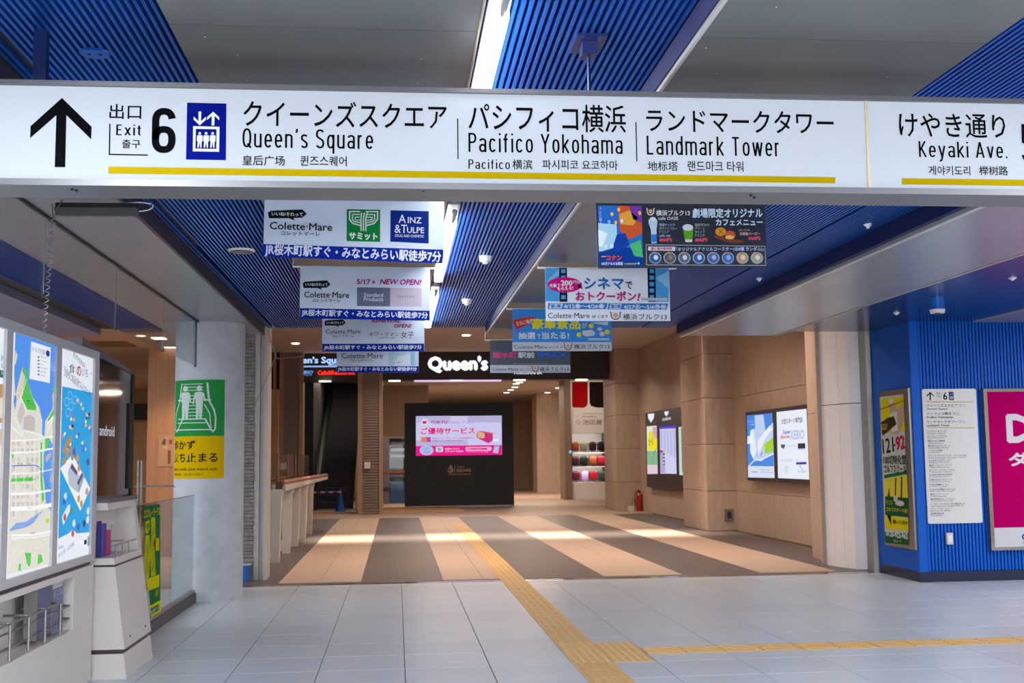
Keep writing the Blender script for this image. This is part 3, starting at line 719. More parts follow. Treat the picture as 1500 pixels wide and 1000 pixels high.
disc('smoke_detector', 684, 438, 3.10, .052, .045, m_plate, 'farther white smoke detector on the blue ribbed ceiling', 'detector', .02)
t_, p = disc('ceiling_plate', 139, 77, 3.1, .062, .008, m_blue, 'round blue cover plate with two screws in the ceiling above the sign', 'cover plate')
for dx in (-.022, .022): MB().cyl((p[0]+dx, p[1], 3.088), .006, .005, 10).build('screw', m_navy, t_)
t_, p = disc('ceiling_speaker', 354, 366, 3.10, .105, .014, m_plate, 'round pale ceiling speaker grille on blue slats left of the white banner', 'speaker')
MB().cyl((p[0], p[1], 3.08), .085, .006, 32).build('grille', m_brush, t_)
for px, py, s_ in ((1271, 328, 'on the blue ceiling right of the dark menu banner'), (1112, 407, 'on the blue ceiling below the dark menu banner')):
    disc('sprinkler', px, py, 3.10, .03, .012, m_plate, 'small sprinkler head '+s_, 'sprinkler', .02)
for px, py, s_ in ((1313, 458, 'on the dark blue soffit left of the blue cylinder'), (1483, 407, 'on the dark blue soffit at right of the blue cylinder')):
    disc('sprinkler', px, py, 3.02, .035, .008, m_plate, 'small sprinkler head '+s_, 'sprinkler', .015)
cy = thing('ceiling_cylinder', 'blue cylinder with white ring hanging from the dark blue soffit', 'camera housing', (5.38, 11.1, 2.88))
MB().cyl((5.38, 11.1, 2.90), .07, .12, 40).build('housing', mat('glossy_blue', '#0f62c8', .15), cy, smooth=True)
MB().cyl((5.38, 11.1, 2.865), .068, .035, 40, .076).build('ring', m_plate, cy, smooth=True)
MB().cyl((5.38, 11.1, 2.848), .012, .018, 20, .035).build('dome', m_dark, cy, smooth=True)
# canopy slab at the right end of the blue wall
a = U(1427, 472, Y=13.1); zc = a[2]; b = U(1500, 454.7, Z=zc); d = (b-a); e_ = a+d*3
cs = thing('ceiling_canopy', 'pale flat canopy slab with dark edge above the blue wall at right', 'canopy', (7.5, 12.5, zc))
MB().prism([(a[0], a[1]), (e_[0], e_[1]), (10.1, e_[1]), (10.1, 13.09)], zc, zc+.02).build('slab', m_soffp, cs)
MB().tube([(a[0], a[1], zc+.012), (e_[0], e_[1], zc+.012)], .012, 6).build('edge_trim', m_trim, cs)
MB().prism([(a[0]+.12, a[1]), (e_[0]+.12, e_[1]), (10.1, e_[1]), (10.1, 13.09)], zc+.02, 3.02).build('recess', m_blueback, cs)
# conduit and coiled cable, left
ct = thing('ceiling_conduit', 'dark grey conduit bar fixed across the metal ceiling above the map board', 'conduit', (-1.7, 6.8, 2.95))
MB().box(-1.935, -1.475, 6.76, 6.80, 2.885, 2.93).build('channel', mat('conduit_grey', '#4c4b49', .5), ct); MB().box(-1.93, -1.48, 6.752, 6.795, 2.93, 2.955).build('shadow_gap', m_black, ct)
pts = [(-1.52+.09*math.cos(t*.5), 6.95+.12*math.sin(t*.5), 2.99-.02*math.sin(t*.25)-.0) for t in range(0, 13)]
MB().tube(pts, .004, 6).build('loose_wire', m_plate, ct)
cc = thing('coiled_cable', 'grey coiled cable hanging from the conduit down behind the map board', 'cable', (-1.88, 6.5, 2.5))
pts = []
ptop, pbot = U(78, 318, Y=6.55), U(64, 486, Y=6.55)
for i in range(18*12+1):
    t = i/(18*12); c = ptop*(1-t)+pbot*t; a_ = 2*math.pi*i/12
    pts.append((c[0]+.012*math.cos(a_), c[1]+.012*math.sin(a_), c[2]))
MB().tube(pts, .0032, 5).build('coil', m_brush, cc); pt = U(80, 280, Y=6.6)
MB().tube([tuple(ptop), tuple(U(76, 300, Y=6.6)), tuple(U(80, 312, Y=6.7)), (pt[0], 6.75, 2.97)], .0035, 6).build('lead', m_brush, cc)
wr_ = [tuple(U(a_, b_, Y=15.0)) for a_, b_ in ((372, 600), (377, 585), (388, 560), (397, 540), (401, 527), (405, 525), (420, 524), (440, 522), (458, 510), (472, 496), (478, 488))]
slk = tag(MB().tube(wr_, .006, 6).build('slack_cable', m_brush), 'thin grey cable slung from the left frame towards the hanging banners', 'cable')
wr_ = [tuple(U(a_, b_, Y=14.9)) for a_, b_ in ((392, 482), (396, 500), (403, 515), (405, 525))]
MB().tube(wr_, .006, 6).build('cable_drop', m_brush, slk)

# ================================================================== HANGING BANNERS
def banner(name, label, Y, tl, tr, bl, m, group, rod=True, v=None, e=0.):
    """tl, tr, bl: where its corners are seen"""
    A_, B_, D_ = [Vector(U(*q_, Y=Y)) for q_ in (tl, tr, bl)]
    ex = (B_-A_).normalized(); down = (D_-A_); down -= ex*down.dot(ex); ey = -down.normalized(); W_, H_ = (B_-A_).length, down.length
    t_ = thing(name, label, 'banner', tuple((A_+B_)/2), group)
    n_ = ex.cross(ey)
    c = [A_-n_*.0, B_, B_-ey*H_, A_-ey*H_]; bk = [p-n_*.003 for p in c]
    sh_ = obj('sheet', c+bk, [(3, 2, 1, 0), (4, 5, 6, 7), (0, 1, 5, 4), (1, 2, 6, 5), (2, 3, 7, 6), (3, 0, 4, 7)], m, t_)
    MB().tube([A_-ex*.06-n_*.008, B_+ex*.06-n_*.008], .008, 8).build('rod', m_plate, t_)
    for q_ in (A_-ex*.055, B_+ex*.055): MB().tube([q_-n_*.008, (q_.x, q_.y+.008, 3.02)], .003, 6).build('hanger', m_plate, t_)
    return t_, Panel(c[0]-ey*0+n_*.0005, ex, ey, sh_, v or (0, 0, 1), e)
GL = 'pale shop banners hung in a row on the left'; GR = 'coloured cinema banners hung in a row on the right'
BB = '#122a94'; BW = '#dfe3ee'; JR = 'JR桜木町駅すぐ・みなとみらい駅徒歩7分'
def speech(P, x0, y0, x1, y1):
    w_, h_ = x1-x0, y1-y0
    P.poly([(x0, y0+h_*.3), (x0+w_*.08, y0+h_*.12), (x0+w_*.88, y0), (x1, y0+h_*.4), (x0+w_*.88, y0+h_*.75), (x0+w_*.66, y0+h_*.78), (x0+w_*.69, y1), (x0+w_*.54, y0+h_*.8), (x0+w_*.03, y0+h_*.8)], '#14181c', 1, 'speech_bubble')
    P.text('いいね!それって', x0+w_*.1, y0+h_*.25, x0+w_*.9, y0+h_*.6, '#e0e4e8', .02)
def colette(P, x0, y0, x1, y1, sub=None, col='#16191e', b=.0):
    P.text('Colette·Mare', x0, y0, x1, y1, col, b)
    if sub: P.text('コレットマーレ', *sub, col, .01)
t_, P = banner('shop_banner', 'largest pale banner with a green square logo and a navy square logo', 6.25, (388.5, 268), (651, 276), (384.5, 375.7), m_ban, GL, v=(370, 280, .19333))
P.poly([(75, 400), (1447, 443), (1440, 548), (75, 495)], BB, 1, 'blue_band'); P.text(JR, 92, 424, 1430, 524, BW, .03, rot=-.02)
speech(P, 115, 138, 412, 222); colette(P, 130, 238, 604, 296, (215, 306, 512, 338), b=.012)
P.poly([(714, 136), (967, 141), (966, 384), (712, 377)], '#12803c', 1, 'green_logo')
for k, w_ in ((0, 10), (22, 8), (42, 7)):
    P.line([(732+k, 155+k), (800, 153+k), (822-k*.3, 165+k*.6), (832-k*.3, 200), (832-k*.3, 300)] if False else [(812, 155+k), (735+k, 155+k), (735+k, 215), (760+k*.5, 245-k*.6), (822, 262-k)], w_, '#cfe0d4', 3, 'green_logo')
    P.line([(860, 155+k), (948-k, 156+k), (946-k, 215), (920-k*.5, 245-k*.6), (858, 262-k)], w_, '#cfe0d4', 3, 'green_logo')
for xx in (822, 840, 858): P.line([(xx, 300), (xx, 200), (xx+(xx-822)*.2+4, 165)], 9, '#cfe0d4', 3, 'green_logo')
P.text('サミット', 730, 314, 948, 370, '#dbe6de', .05, lay=3)
P.poly([(1045, 144), (1335, 152), (1334, 396), (1044, 382)], '#142a78', 1, 'navy_logo')
P.text('A', 1106, 178, 1162, 242, '#dde2f0', .0, lay=3); P.text('INZ', 1176, 198, 1280, 243, '#dde2f0', .01, lay=3); P.text('&T', 1076, 254, 1170, 318, '#dde2f0', .005, lay=3)
P.text('ULPE', 1170, 274, 1300, 318, '#dde2f0', .01, lay=3); P.text('DRUG AND COSMETIC', 1080, 330, 1298, 350, '#dde2f0', .005, lay=3)
t_, P = banner('shop_banner', 'second pale banner announcing a new opening, with grey and pink boxes', 8.95, (440, 390), (630, 392.8), (439.4, 465.5), m_ban, GL, v=(420, 380, .18))
P.poly([(108, 395), (1167, 417), (1165, 499), (106, 478)], BB, 1, 'blue_band'); P.text(JR, 120, 415, 1150, 478, BW, .03, rot=-.012)
speech(P, 130, 170, 356, 248); colette(P, 142, 262, 508, 312, (208, 320, 438, 348), b=.008)
P.text('5/17', 570, 160, 682, 202, '#b01878', .03); P.ell(707, 184, 13, 14, '#c890b8', 1); P.text('金', 699, 174, 716, 195, '#b01878', .02, lay=3); P.text('NEW OPEN!', 756, 160, 1098, 206, '#b01878', .03, shear=.25)
P.rect(572, 228, 842, 380, '#687086', 1, 'grey_box'); P.rect(842, 232, 1098, 382, '#c3b3c2', 1, 'pink_box')
P.text('Standard', 627, 272, 785, 304, '#c9ced8', .02); P.text('Products', 627, 305, 785, 340, '#c9ced8', .02); P.text('T H R E E P P Y', 893, 293, 1048, 314, '#78707e', 0)
t_, P = banner('shop_banner', 'third pale banner announcing a renewal opening in pink', 11.6, (472.2, 458), (621.5, 458), (472.7, 514.6), m_ban, GL, v=(420, 380, .18))
P.rect(290, 685, 1117, 748, BB, 1, 'blue_band'); P.text(JR, 302, 696, 1100, 738, BW, .03)
speech(P, 306, 488, 480, 550); colette(P, 317, 568, 602, 604, (370, 612, 548, 634))
P.text('RENEWAL', 690, 482, 925, 514, '#b01878', .03, shear=.25); P.text('OPEN!', 872, 524, 1016, 556, '#b01878', .03, shear=.25)
P.text('#', 675, 594, 700, 624, '#3a3a40', 0); P.text('ワ', 712, 592, 746, 624, '#8a2830', .01); P.text('ークマ', 755, 592, 872, 626, '#3a4050', 0); P.text('ン', 880, 592, 912, 624, '#4a8050', .01); P.text('女子', 930, 584, 1034, 640, '#303238', 0)
P.text('WORKMAN GIRL', 740, 632, 888, 642, '#505058', 0)
t_, P = banner('shop_banner', 'fourth and smallest pale banner, with a photo of a building at its right', 14.0, (493.4, 498), (613, 498), (494.3, 545.8), m_ban, GL, v=(420, 380, .18))
P.rect(408, 868, 1072, 920, BB, 1, 'blue_band'); P.text(JR, 416, 874, 1058, 912, BW, .03); colette(P, 446, 762, 782, 804, (524, 810, 705, 832))
P.rect(828, 640, 1068, 862, '#a9c4d4', 1, 'photo_print'); P.poly([(870, 862), (872, 815), (900, 815), (900, 790), (1000, 770), (1004, 862)], '#c9d4dc', 2); P.rect(1010, 750, 1040, 862, '#8fb0c4', 2); P.text('MARE', 868, 832, 930, 842, '#59707c', 0, lay=3)
# dark cinema menu banner
t_, P = banner('cinema_banner', 'dark banner with a bright film poster, drinks menu and coaster row', 6.25, (872.6, 285), (1119.5, 285), (875.9, 393), mat('dark_banner_sheet', '#0f1626', .35, spec=.5), GR, v=(860, 280, .18667))
E2 = '#cfe0f2'
P.poly([(84, 112), (427, 118), (440, 590), (94, 588)], '#2a6cc0', 1, 'film_poster')
P.poly([(245, 115), (427, 118), (433, 330), (330, 380), (250, 300)], '#c8582c', 2, 'film_poster'); P.poly([(330, 117), (427, 118), (430, 250), (360, 220)], '#7a3aa0', 3, 'film_poster')
P.poly([(250, 180), (330, 150), (400, 210), (360, 270), (262, 260)], '#e0a040', 3, 'film_poster')
P.poly([(86, 250), (230, 262), (240, 400), (180, 480), (92, 470)], '#a9d4e4', 2, 'film_poster'); P.poly([(86, 300), (160, 330), (120, 440), (90, 430)], '#e4eef0', 3, 'film_poster')
P.poly([(92, 480), (260, 430), (440, 470), (440, 590), (94, 588)], '#123a8c', 3, 'film_poster'); P.poly([(330, 420), (420, 380), (438, 520), (370, 510)], '#49b070', 4, 'film_poster'); P.poly([(232, 340), (300, 330), (330, 420), (240, 480), (200, 440)], '#1a3f9a', 4, 'film_poster')
for k in range(8): P.ell(random.uniform(110, 420), random.uniform(140, 460), 12, 16, random.choice(['#d8e8f4', '#f0c060', '#7fb8e8']), 5, 'film_poster', 10)
P.text('つ\nい\nに\n明\nか', 96, 130, 112, 268, '#d8e0ea', 0, lay=6); P.text('コナン', 148, 502, 272, 546, '#e04a28', .05, lay=6); P.rect(110, 510, 146, 518, '#e8a830', 6); P.text('100万ドルの五稜星', 112, 556, 280, 582, '#cfe0f0', .02, lay=6); P.text('4.12 ROADSHOW', 290, 565, 388, 578, '#e8d040', .01, lay=6); P.ell(402, 568, 9, 9, '#7fc8c0', 6)
def ulogo(P, x0, y0, x1, y1, col='#6a3a5a'):
    w_ = (x1-x0); h_ = y1-y0; q_ = [(x0+w_*(.5-.5*math.cos(a)), y0+h_*(.45+.5*math.sin(a))) for a in [math.pi*k/8 for k in range(9)]]
    P.line([(x0-w_*.1, y0), (x0, y0+h_*.1)]+q_+[(x1, y0+h_*.1), (x1+w_*.1, y0)], h_*.14, col, 2, 'cinema_logo'); P.ell((x0+x1)/2, y0+h_*.42, w_*.3, h_*.32, '#c8a488', 2, 'cinema_logo', 16)
ulogo(P, 472, 135, 522, 190, '#d8ccd0'); P.text('横浜ブルク13', 540, 148, 806, 194, '#d8d0d4', .03); P.text('cafe OASE', 558, 200, 714, 226, '#c8ccd8', .02)
P.text('劇場限定オリジナル', 824, 134, 1376, 210, E2, .03); P.text('カフェメニュー', 1008, 218, 1376, 270, E2, .03)
P.poly([(482, 222), (548, 222), (552, 245), (544, 300), (546, 408), (506, 410), (500, 300), (482, 250)], '#b4cdda', 1, 'drink_picture'); P.poly([(503, 340), (545, 338), (546, 400), (508, 402)], '#2a78d0', 2, 'drink_picture'); P.ell(515, 218, 24, 16, '#d4dadf', 2, 'drink_picture', 14)
P.poly([(750, 285), (834, 285), (824, 398), (770, 398)], '#5d9a2c', 1, 'drink_picture'); P.ell(790, 285, 42, 26, '#d0d2d6', 2, 'drink_picture', 18); P.poly([(768, 378), (826, 378), (822, 400), (772, 400)], '#c4ccb8', 2, 'drink_picture')
P.poly([(1000, 346), (1130, 372), (1232, 388), (1220, 406), (1110, 405), (995, 362)], '#7a4030', 1, 'burger_picture'); P.ell(1048, 318, 42, 34, '#d0922c', 2, 'burger_picture', 18); P.ell(1122, 345, 42, 34, '#c8503c', 3, 'burger_picture', 18); P.ell(1118, 362, 34, 16, '#dcb85c', 4, 'burger_picture', 14); P.line([(1030, 300), (1066, 338)], 5, '#8a5a20', 4); P.line([(1066, 300), (1030, 338)], 5, '#8a5a20', 4)
for k, s_ in enumerate(('怪盗キッドの', 'ホワイトブルー', 'ドリンク', 'cafe ver')): P.text(s_, 565, 252+k*28, (690, 706, 642, 655)[k], 275+k*28, '#9fb8cc', .02)
for k, s_ in enumerate(('服部平次の', 'グリーン', 'ホイップ', 'ドリンク')): P.text(s_, 845, 254+k*27, (958, 922, 922, 922)[k], 276+k*27, '#a8b8a4', .02)
P.text('【みんなの】', 1192, 298, 1272, 312, '#c8a890', .01); P.text('五稜星バーガー', 1196, 322, 1354, 346, '#d8b8a4', .02)
for x0, x1, y_, s_ in ((566, 664, 368, '800円'), (846, 942, 368, '800円'), (1262, 1358, 356, '950円')): P.text(s_, x0, y_, x1, y_+30, '#e05468', .05)
P.line([(462, 420), (1395, 432), (1400, 582), (466, 578), (462, 420)], 3, '#c8d0dc', 2); P.poly([(478, 434), (690, 436), (690, 468), (478, 466)], '#c9ccd4', 2); P.text('購入者先着特典', 500, 440, 664, 462, '#c03040', .02, lay=3)
P.text('「オリジナルアクリルコースター(全8種 ランダム)」', 696, 438, 1386, 474, '#b8c8ec', .02)
for k in range(8):
    cx = 534+k*114; P.ell(cx, 523, 48, 46, '#a9b8c8', 2, 'coaster_picture', 24); P.ell(cx, 524, 42, 40, ['#35598c', '#5c5a58', '#5a6a80', '#3a5fa0', '#4a66a0', '#4a6cae', '#b8946c', '#a89a84'][k], 3, 'coaster_picture', 22); P.ell(cx+4, 520, 18, 20, ['#c8d4de', '#8a7468', '#c0c8d0', '#b8cce0', '#98b0d8', '#8aa8dc', '#dcd0c0', '#d8d4c8'][k], 4, 'coaster_picture', 12); P.rect(cx-14, 480, cx+14, 490, '#d87a5a', 4)
# cinema coupon banner
t_, P = banner('cinema_banner', 'white and blue banner with film strips and a pink speech bubble', 9.05, (798.4, 392), (980, 392.8), (799.4, 470), m_banw, GR, v=(740, 380, .18))
LB = '#4a9ad4'
P.poly([(326, 68), (440, 68), (440, 340), (330, 340)], LB, 1); P.poly([(1222, 72), (1332, 74), (1331, 345), (1224, 345)], LB, 1); P.poly([(326, 190), (440, 70), (440, 130)], '#7ab8e0', 2); P.poly([(1224, 150), (1331, 90), (1331, 240)], '#86bce0', 2)
for x0 in (440, 1160):
    P.rect(x0, 68, x0+64, 344, '#20232c', 2, 'film_strip')
    for k in range(5): P.rect(x0+15, 78+k*53, x0+50, 110+k*53, LB, 3, 'film_strip')
P.ell(485, 206, 140, 62, '#c8187c', 4, 'speech_bubble', e=None); P.poly([(590, 225), (632, 242), (600, 190)], '#c8187c', 4, 'speech_bubble')
P.text('先着で', 360, 196, 448, 228, '#f0dce8', .02, lay=6, rot=.06); P.text('200', 452, 170, 546, 214, '#f4e4ee', .04, lay=6); P.text('円分', 550, 170, 612, 198, '#f0dce8', .02, lay=6); P.text('もらえる!', 422, 218, 552, 250, '#f4e4ee', .03, lay=6, rot=.05)
P.text('シネマ', 640, 146, 966, 244, '#1a68b4', .03, lay=5); P.text('で', 978, 180, 1034, 242, '#20242c', .02, lay=5); P.text('おトクーポン', 572, 258, 1066, 338, '#c01878', .03, lay=5); P.text('!', 1070, 272, 1102, 338, '#c01878', .05, shear=.3, lay=5)
P.rect(1106, 312, 1320, 336, '#b8c0ca', 4); P.text('コレットマーレイベント', 1116, 317, 1290, 331, '#50606c', 0, lay=5)
P.poly([(350, 355), (832, 355), (820, 404), (345, 404)], '#2c78c0', 4); P.poly([(842, 357), (1326, 358), (1312, 408), (832, 406)], '#2c78c0', 4)
P.poly([(366, 360), (470, 360), (458, 399), (355, 399)], '#c8d4e4', 5); P.text('第1弾', 370, 364, 452, 396, '#2c78c0', .03, lay=6); P.poly([(856, 362), (950, 362), (938, 402), (845, 402)], '#c8d4e4', 5); P.text('第2弾', 858, 366, 940, 398, '#2c78c0', .03, lay=6)
P.text('4/12㊎～4/26㊎', 474, 360, 806, 400, '#dce6f2', .025, lay=6); P.text('4/27㊏～5/6㊊㊡', 962, 366, 1310, 406, '#dce6f2', .025, lay=6)
colette(P, 348, 434, 686, 478); P.text('6F シネマ', 708, 450, 838, 478, '#20242c', .01); ulogo(P, 862, 428, 934, 490); P.text('横浜ブルク13', 958, 440, 1316, 492, '#2a2430', .005)
t_, P = banner('cinema_banner', 'blue banner with yellow characters and a red pennant', 11.5, (750.4, 452.4), (895.3, 452.6), (751, 513.8), mat('blue_banner_sheet', '#1f78c4', .45, spec=.3), GR, v=(740, 380, .18))
P.rect(58, 672, 865, 744, '#c4cad4', 1, 'white_band'); colette(P, 72, 696, 342, 726, b=0); P.text('6Fシネマ', 356, 704, 464, 724, '#20242c', 0); ulogo(P, 482, 684, 540, 736); P.text('横浜ブルク13', 560, 688, 850, 730, '#2a2430', .005)
P.poly([(64, 488), (248, 460), (205, 520), (90, 572)], '#d03a2c', 1, 'pennant'); P.line([(64, 486), (110, 600)], 5, '#b83028', 2); P.text('さらに!毎月', 90, 492, 220, 530, '#f0d8d0', .02, rot=.2)
P.text('豪華景品', 216, 478, 612, 568, '#e6dc28', .03); P.text('が', 622, 512, 668, 560, '#c9d4dc', .02); P.text('抽選', 106, 590, 246, 648, '#d4dce4', .03); P.text('で', 258, 606, 290, 644, '#d4dce4', .02); P.text('当たる!', 298, 588, 520, 648, '#d4dce4', .03)
for cx, cy_ in ((700, 540), (600, 612), (830, 590)): P.ell(cx, cy_, 20, 20, '#e6d428', 2, 'yellow_spot', 14)
P.poly([(628, 580), (700, 572), (730, 590), (726, 618), (660, 626), (630, 612)], '#c8d0d8', 2, 'box_picture'); P.poly([(690, 512), (838, 506), (834, 536)], '#d4d8dc', 2); P.ell(788, 605, 22, 20, '#d4c8c4', 2, n=10); P.ell(770, 565, 20, 16, '#d4c8c4', 2, n=8); P.rect(674, 640, 848, 656, '#b8ccdc', 2); P.text('コレットマーレイベント', 680, 643, 840, 653, '#506070', 0, lay=4)
t_, P = banner('cinema_banner', 'small dark banner with pink and blue characters, farthest on the right', 14.0, (717.6, 498), (835, 498), (718.2, 545.8), mat('slate_banner_sheet', '#2f3b48', .4, spec=.5), GR, v=(740, 380, .18))
P.rect(-122, 858, 530, 921, '#b9c0cb', 1, 'white_band'); P.text('Colette·Mare', -108, 880, 106, 906, '#16191e', 0); P.text('6Fシネマ', 122, 884, 208, 904, '#20242c', 0); ulogo(P, 222, 868, 268, 914); P.text('横浜ブルク13', 282, 874, 516, 912, '#2a2430', .005)
P.text('桜木町', -104, 752, 96, 802, '#d84a86', .04); P.text('駅前', 102, 752, 240, 802, '#c4ccd4', .04); P.text('IMAX', 264, 752, 504, 800, '#3a6ad0', .05); P.text('IMAX is a registered trademark of IMAX Corporation', 64, 842, 344, 851, '#b0b8c0', .0)

# ================================================================== FASCIA LETTERING (rear opening)
f1 = thing('illuminated_lettering', 'glowing white channel letters on the dark fascia at the end of the passage', 'lettering', (1.5, 32.4, 4))
P = facing(32.44, f1, (540, 500, .26)); WL_ = '#eef6ff'
P.text("Queen's", 332, 80, 674, 178, WL_, .06, e=1.2)
P.view(740, 540, .11333); P.text('YOKOHAMA', 100, 34, 474, 70, WL_, .03, e=1.0)
f2 = thing('illuminated_lettering', 'small blue-white and red glowing lettering above the escalator', 'lettering', (-2, 32.7, 4))
P = facing(32.74, f2, (390, 470, .17))
P.text("Queen's Square", 150, 306, 720, 382, '#9fc4f4', .05, e=1.1); P.text('YOKOHAMA', 530, 364, 690, 382, '#b8d4f8', .03, e=1.0); P.rect(318, 384, 760, 398, '#8ab4ee', e=1.)
P.text('BIO', 322, 426, 404, 456, '#6a9cf0', .04, shear=.2, e=1.); P.text('hospital', 318, 460, 390, 472, '#6a9cf0', .02, e=1.); P.text('Cafe&Restaurant', 442, 424, 768, 464, '#ff2a1c', .05, e=1.2)

# ================================================================== VIDEO TOWER
k0, k1 = .25, 3.59
kt = thing('video_tower', 'big black free-standing tower with a pink and white video screen', 'video tower', (1.9, 36.5, 0))
kb = box('body', k0, k1, 36.0, 37.0, .06, 3.2, m_kiosk, kt); box('plinth', k0, k1, 35.97, 37, 0, .06, m_brush, kt)
P = facing(35.985, kb, (600, 600, .10997), e=.95)
P.rect(84, 82, 1228, 606, '#c9c8ee', 1, 'screen'); P.rect(84, 82, 546, 168, '#b4b4de', 2, 'screen'); P.rect(772, 82, 1228, 168, '#b0aed8', 2, 'screen'); P.rect(84, 402, 772, 474, '#b2b4de', 2, 'screen')
P.rect(84, 474, 1228, 606, '#e8108c', 3, 'screen')
P.rect(155, 122, 240, 208, '#d8d8f4', 3, r=.25); P.poly([(170, 152), (226, 146), (226, 182), (174, 188)], '#d02858', 4)
P.text('TOKYU', 276, 146, 502, 186, '#b04a8c', .05, lay=4); P.text('CARD アプリ', 506, 146, 860, 186, '#b48ab8', .01, lay=4); P.text('ご優待サービス', 150, 236, 872, 326, '#e01478', .03, lay=4)
P.rect(152, 364, 282, 430, '#d8845c', 4); P.poly([(215, 364), (282, 364), (282, 430), (240, 430)], '#a84aa8', 5); P.text('東急カードプラスアプリで会員様限定の', 304, 366, 860, 388, '#d04890', .02, lay=4); P.text('特別サービスを受けられます。', 304, 402, 706, 426, '#c04890', .02, lay=4)
P.ell(226, 540, 92, 64, '#a8c0ea', 5, n=24); P.text('お得な\nアプリ\n新登場', 184, 500, 268, 580, '#8a5ab0', .0, lay=6)
P.rect(348, 490, 446, 562, '#e0c8e0', 5, r=.25); P.rect(372, 506, 420, 548, '#7ab0a0', 6, r=.3); P.text('詳細はこちらの', 472, 505, 664, 532, '#f4c8e4', .03, lay=5); P.text('ステッカーが目印!', 472, 540, 716, 566, '#f4c8e4', .03, lay=5)
P.rect(746, 494, 1090, 546, '#f0b8dc', 5, r=.3); P.rect(768, 506, 1034, 534, '#c83a90', 6); P.text('東急カードアプリ', 776, 510, 960, 530, '#f0b8dc', .01, lay=7); P.text('アプリストアで今すぐ検索', 756, 552, 1050, 568, '#f0b8dc', .0, lay=5)
P.poly([(1136, 468), (1196, 474), (1176, 580), (1110, 570)], '#a8c4dc', 5); P.rect(1134, 474, 1184, 492, '#5a9ae8', 6)
P.poly([(905, 280), (960, 285), (1112, 306), (1106, 410), (1050, 448), (890, 370)], '#c82a80', 4); P.poly([(910, 280), (1000, 310), (996, 380), (906, 372)], '#d8b478', 5); P.poly([(1010, 300), (1110, 306), (1108, 330)], '#e0683c', 5); P.rect(1112, 390, 1190, 420, '#e4ecfa', 4, r=.4)
P.view(540, 500, .26); P.e = 0
tc_ = '#c9b0a4'
P.ell(462, 724, 17, 17, tc_, 1); P.ell(462, 706, 9, 9, tc_, 2); P.ell(455, 724, 6, 5, '#1c1a20', 3, n=10); P.line([(485, 700), (485, 740)], 3, tc_, 1); P.text('TOKYU', 494, 702, 540, 712, tc_, .02); P.text('SQUARE', 494, 716, 576, 738, tc_, .05); P.text('MINATOMIRAI', 452, 744, 576, 752, tc_, .03)

# ================================================================== ESCALATOR, CONE
es = thing('escalator', 'stopped black escalator rising beyond the passage, left of the video tower', 'escalator', (-1.8, 37, 0))
me = None
for k in range(26):
    y0, z0 = 35.4+.4*k, .04+.2*k
    if me is None:
        o = MB().box(-.5, .5, 0, .42, -.2, 0).build('step', m_esc, es); me = o.data; 
        for kk in range(9): pass
        off = Vector((0, .21, -.1)); COL.objects.unlink(o)
    link('step', me, (-1.80, y0+.21, z0+.1), es)
for sx, nm in ((-2.42, 'left'), (-1.2, 'right')):
    v = []
    for xx in (sx, sx+.12): v += [(xx, 34.9, 0), (xx, 35.4, 0), (xx, 45.8, 5.2), (xx, 45.8, 6.2), (xx, 35.6, 1.0), (xx, 34.9, .95)]
    n_ = 6; f = [tuple(range(6))[::-1], tuple(range(6, 12))]+[(i, (i+1) % 6, 6+(i+1) % 6, 6+i) for i in range(6)]
    obj('side_panel', v, f, m_escs, es)
    MB().tube([(sx+.06, 34.82, .5), (sx+.06, 34.75, .8), (sx+.06, 34.95, 1.02), (sx+.06, 35.6, 1.06), (sx+.06, 45.8, 6.26)], .04, 8).build('handrail', m_black, es, smooth=True)
box('dark_surround', -3.2, -2.44, 34.9, 46, 0, 4.24, m_esc, es)
box('landing_plate', -2.44, -1.06, 34.7, 35.4, .03, .045, m_brush, es)
o = box('brass_post', -1.16, -1.10, 33.9, 33.96, .03, 1.2, mat('brass', '#b08844', .3, metal=.7)); tag(o, 'slim brass post right of the escalator foot', 'post')
cn = thing('traffic_cone', 'blue traffic cone holding a striped bar at the escalator foot', 'cone', (-1.6, 34.0, .03))
p = U(498, 747, Y=34.0); cx = p[0]
MB().cyl((cx, 34.0, .05), .13, .62, 28, .025).build('cone_body', mat('blue_cone_plastic', '#1a6fd0', .4), cn, smooth=True)
box('foot', cx-.16, cx+.16, 33.84, 34.16, .03, .055, mat('blue_cone_plastic', '#1a6fd0', .4), cn)
cb = thing('cone_bar', 'blue and white striped bar across the escalator foot', 'barrier bar', (cx-.6, 34.0, .57))
xa = cx+.05
for k in range(9):
    L_ = .12; MB().cyl((xa-L_*(k+1), 33.98, .57), .03, L_, 14, axis=0).build('stripe', mat('bar_white', '#d8c0a0', .4) if k % 2 == 0 else mat('bar_blue', '#1a50c0', .4), cb)

# ================================================================== HANDRAIL ROW, LEFT OF PASSAGE
hr = thing('counter_rail', 'reddish wooden handrail on white tapered posts along the left of the passage', 'handrail', (-1.74, 22, 0))
for yy in (17.5, 19.25, 20.8, 22.45, 24.1):
    v = bv(-1.83, -1.71, yy-.06, yy+.14, 0, 1.0); v = [list(a_) for a_ in v]
    for a_ in v[4:]: a_[0] += .03 if a_[0] > -1.75 else .0
    obj('post', v, BF, m_fr, hr); MB().prism([(-1.9, yy), (-1.66, yy), (-1.66, yy+.08), (-1.9, yy+.08)], .96, 1.06).build('bracket', m_fr, hr)
o = obj('skirt_board', [(-1.86, 17.9, 1.03), (-1.66, 17.9, 1.03), (-1.66, 28.8, 1.03), (-1.86, 28.8, 1.03), (-1.86, 17.9, 1.12), (-1.66, 17.9, 1.12), (-1.66, 28.8, 1.09), (-1.86, 28.8, 1.09)], BF, m_fr, hr)
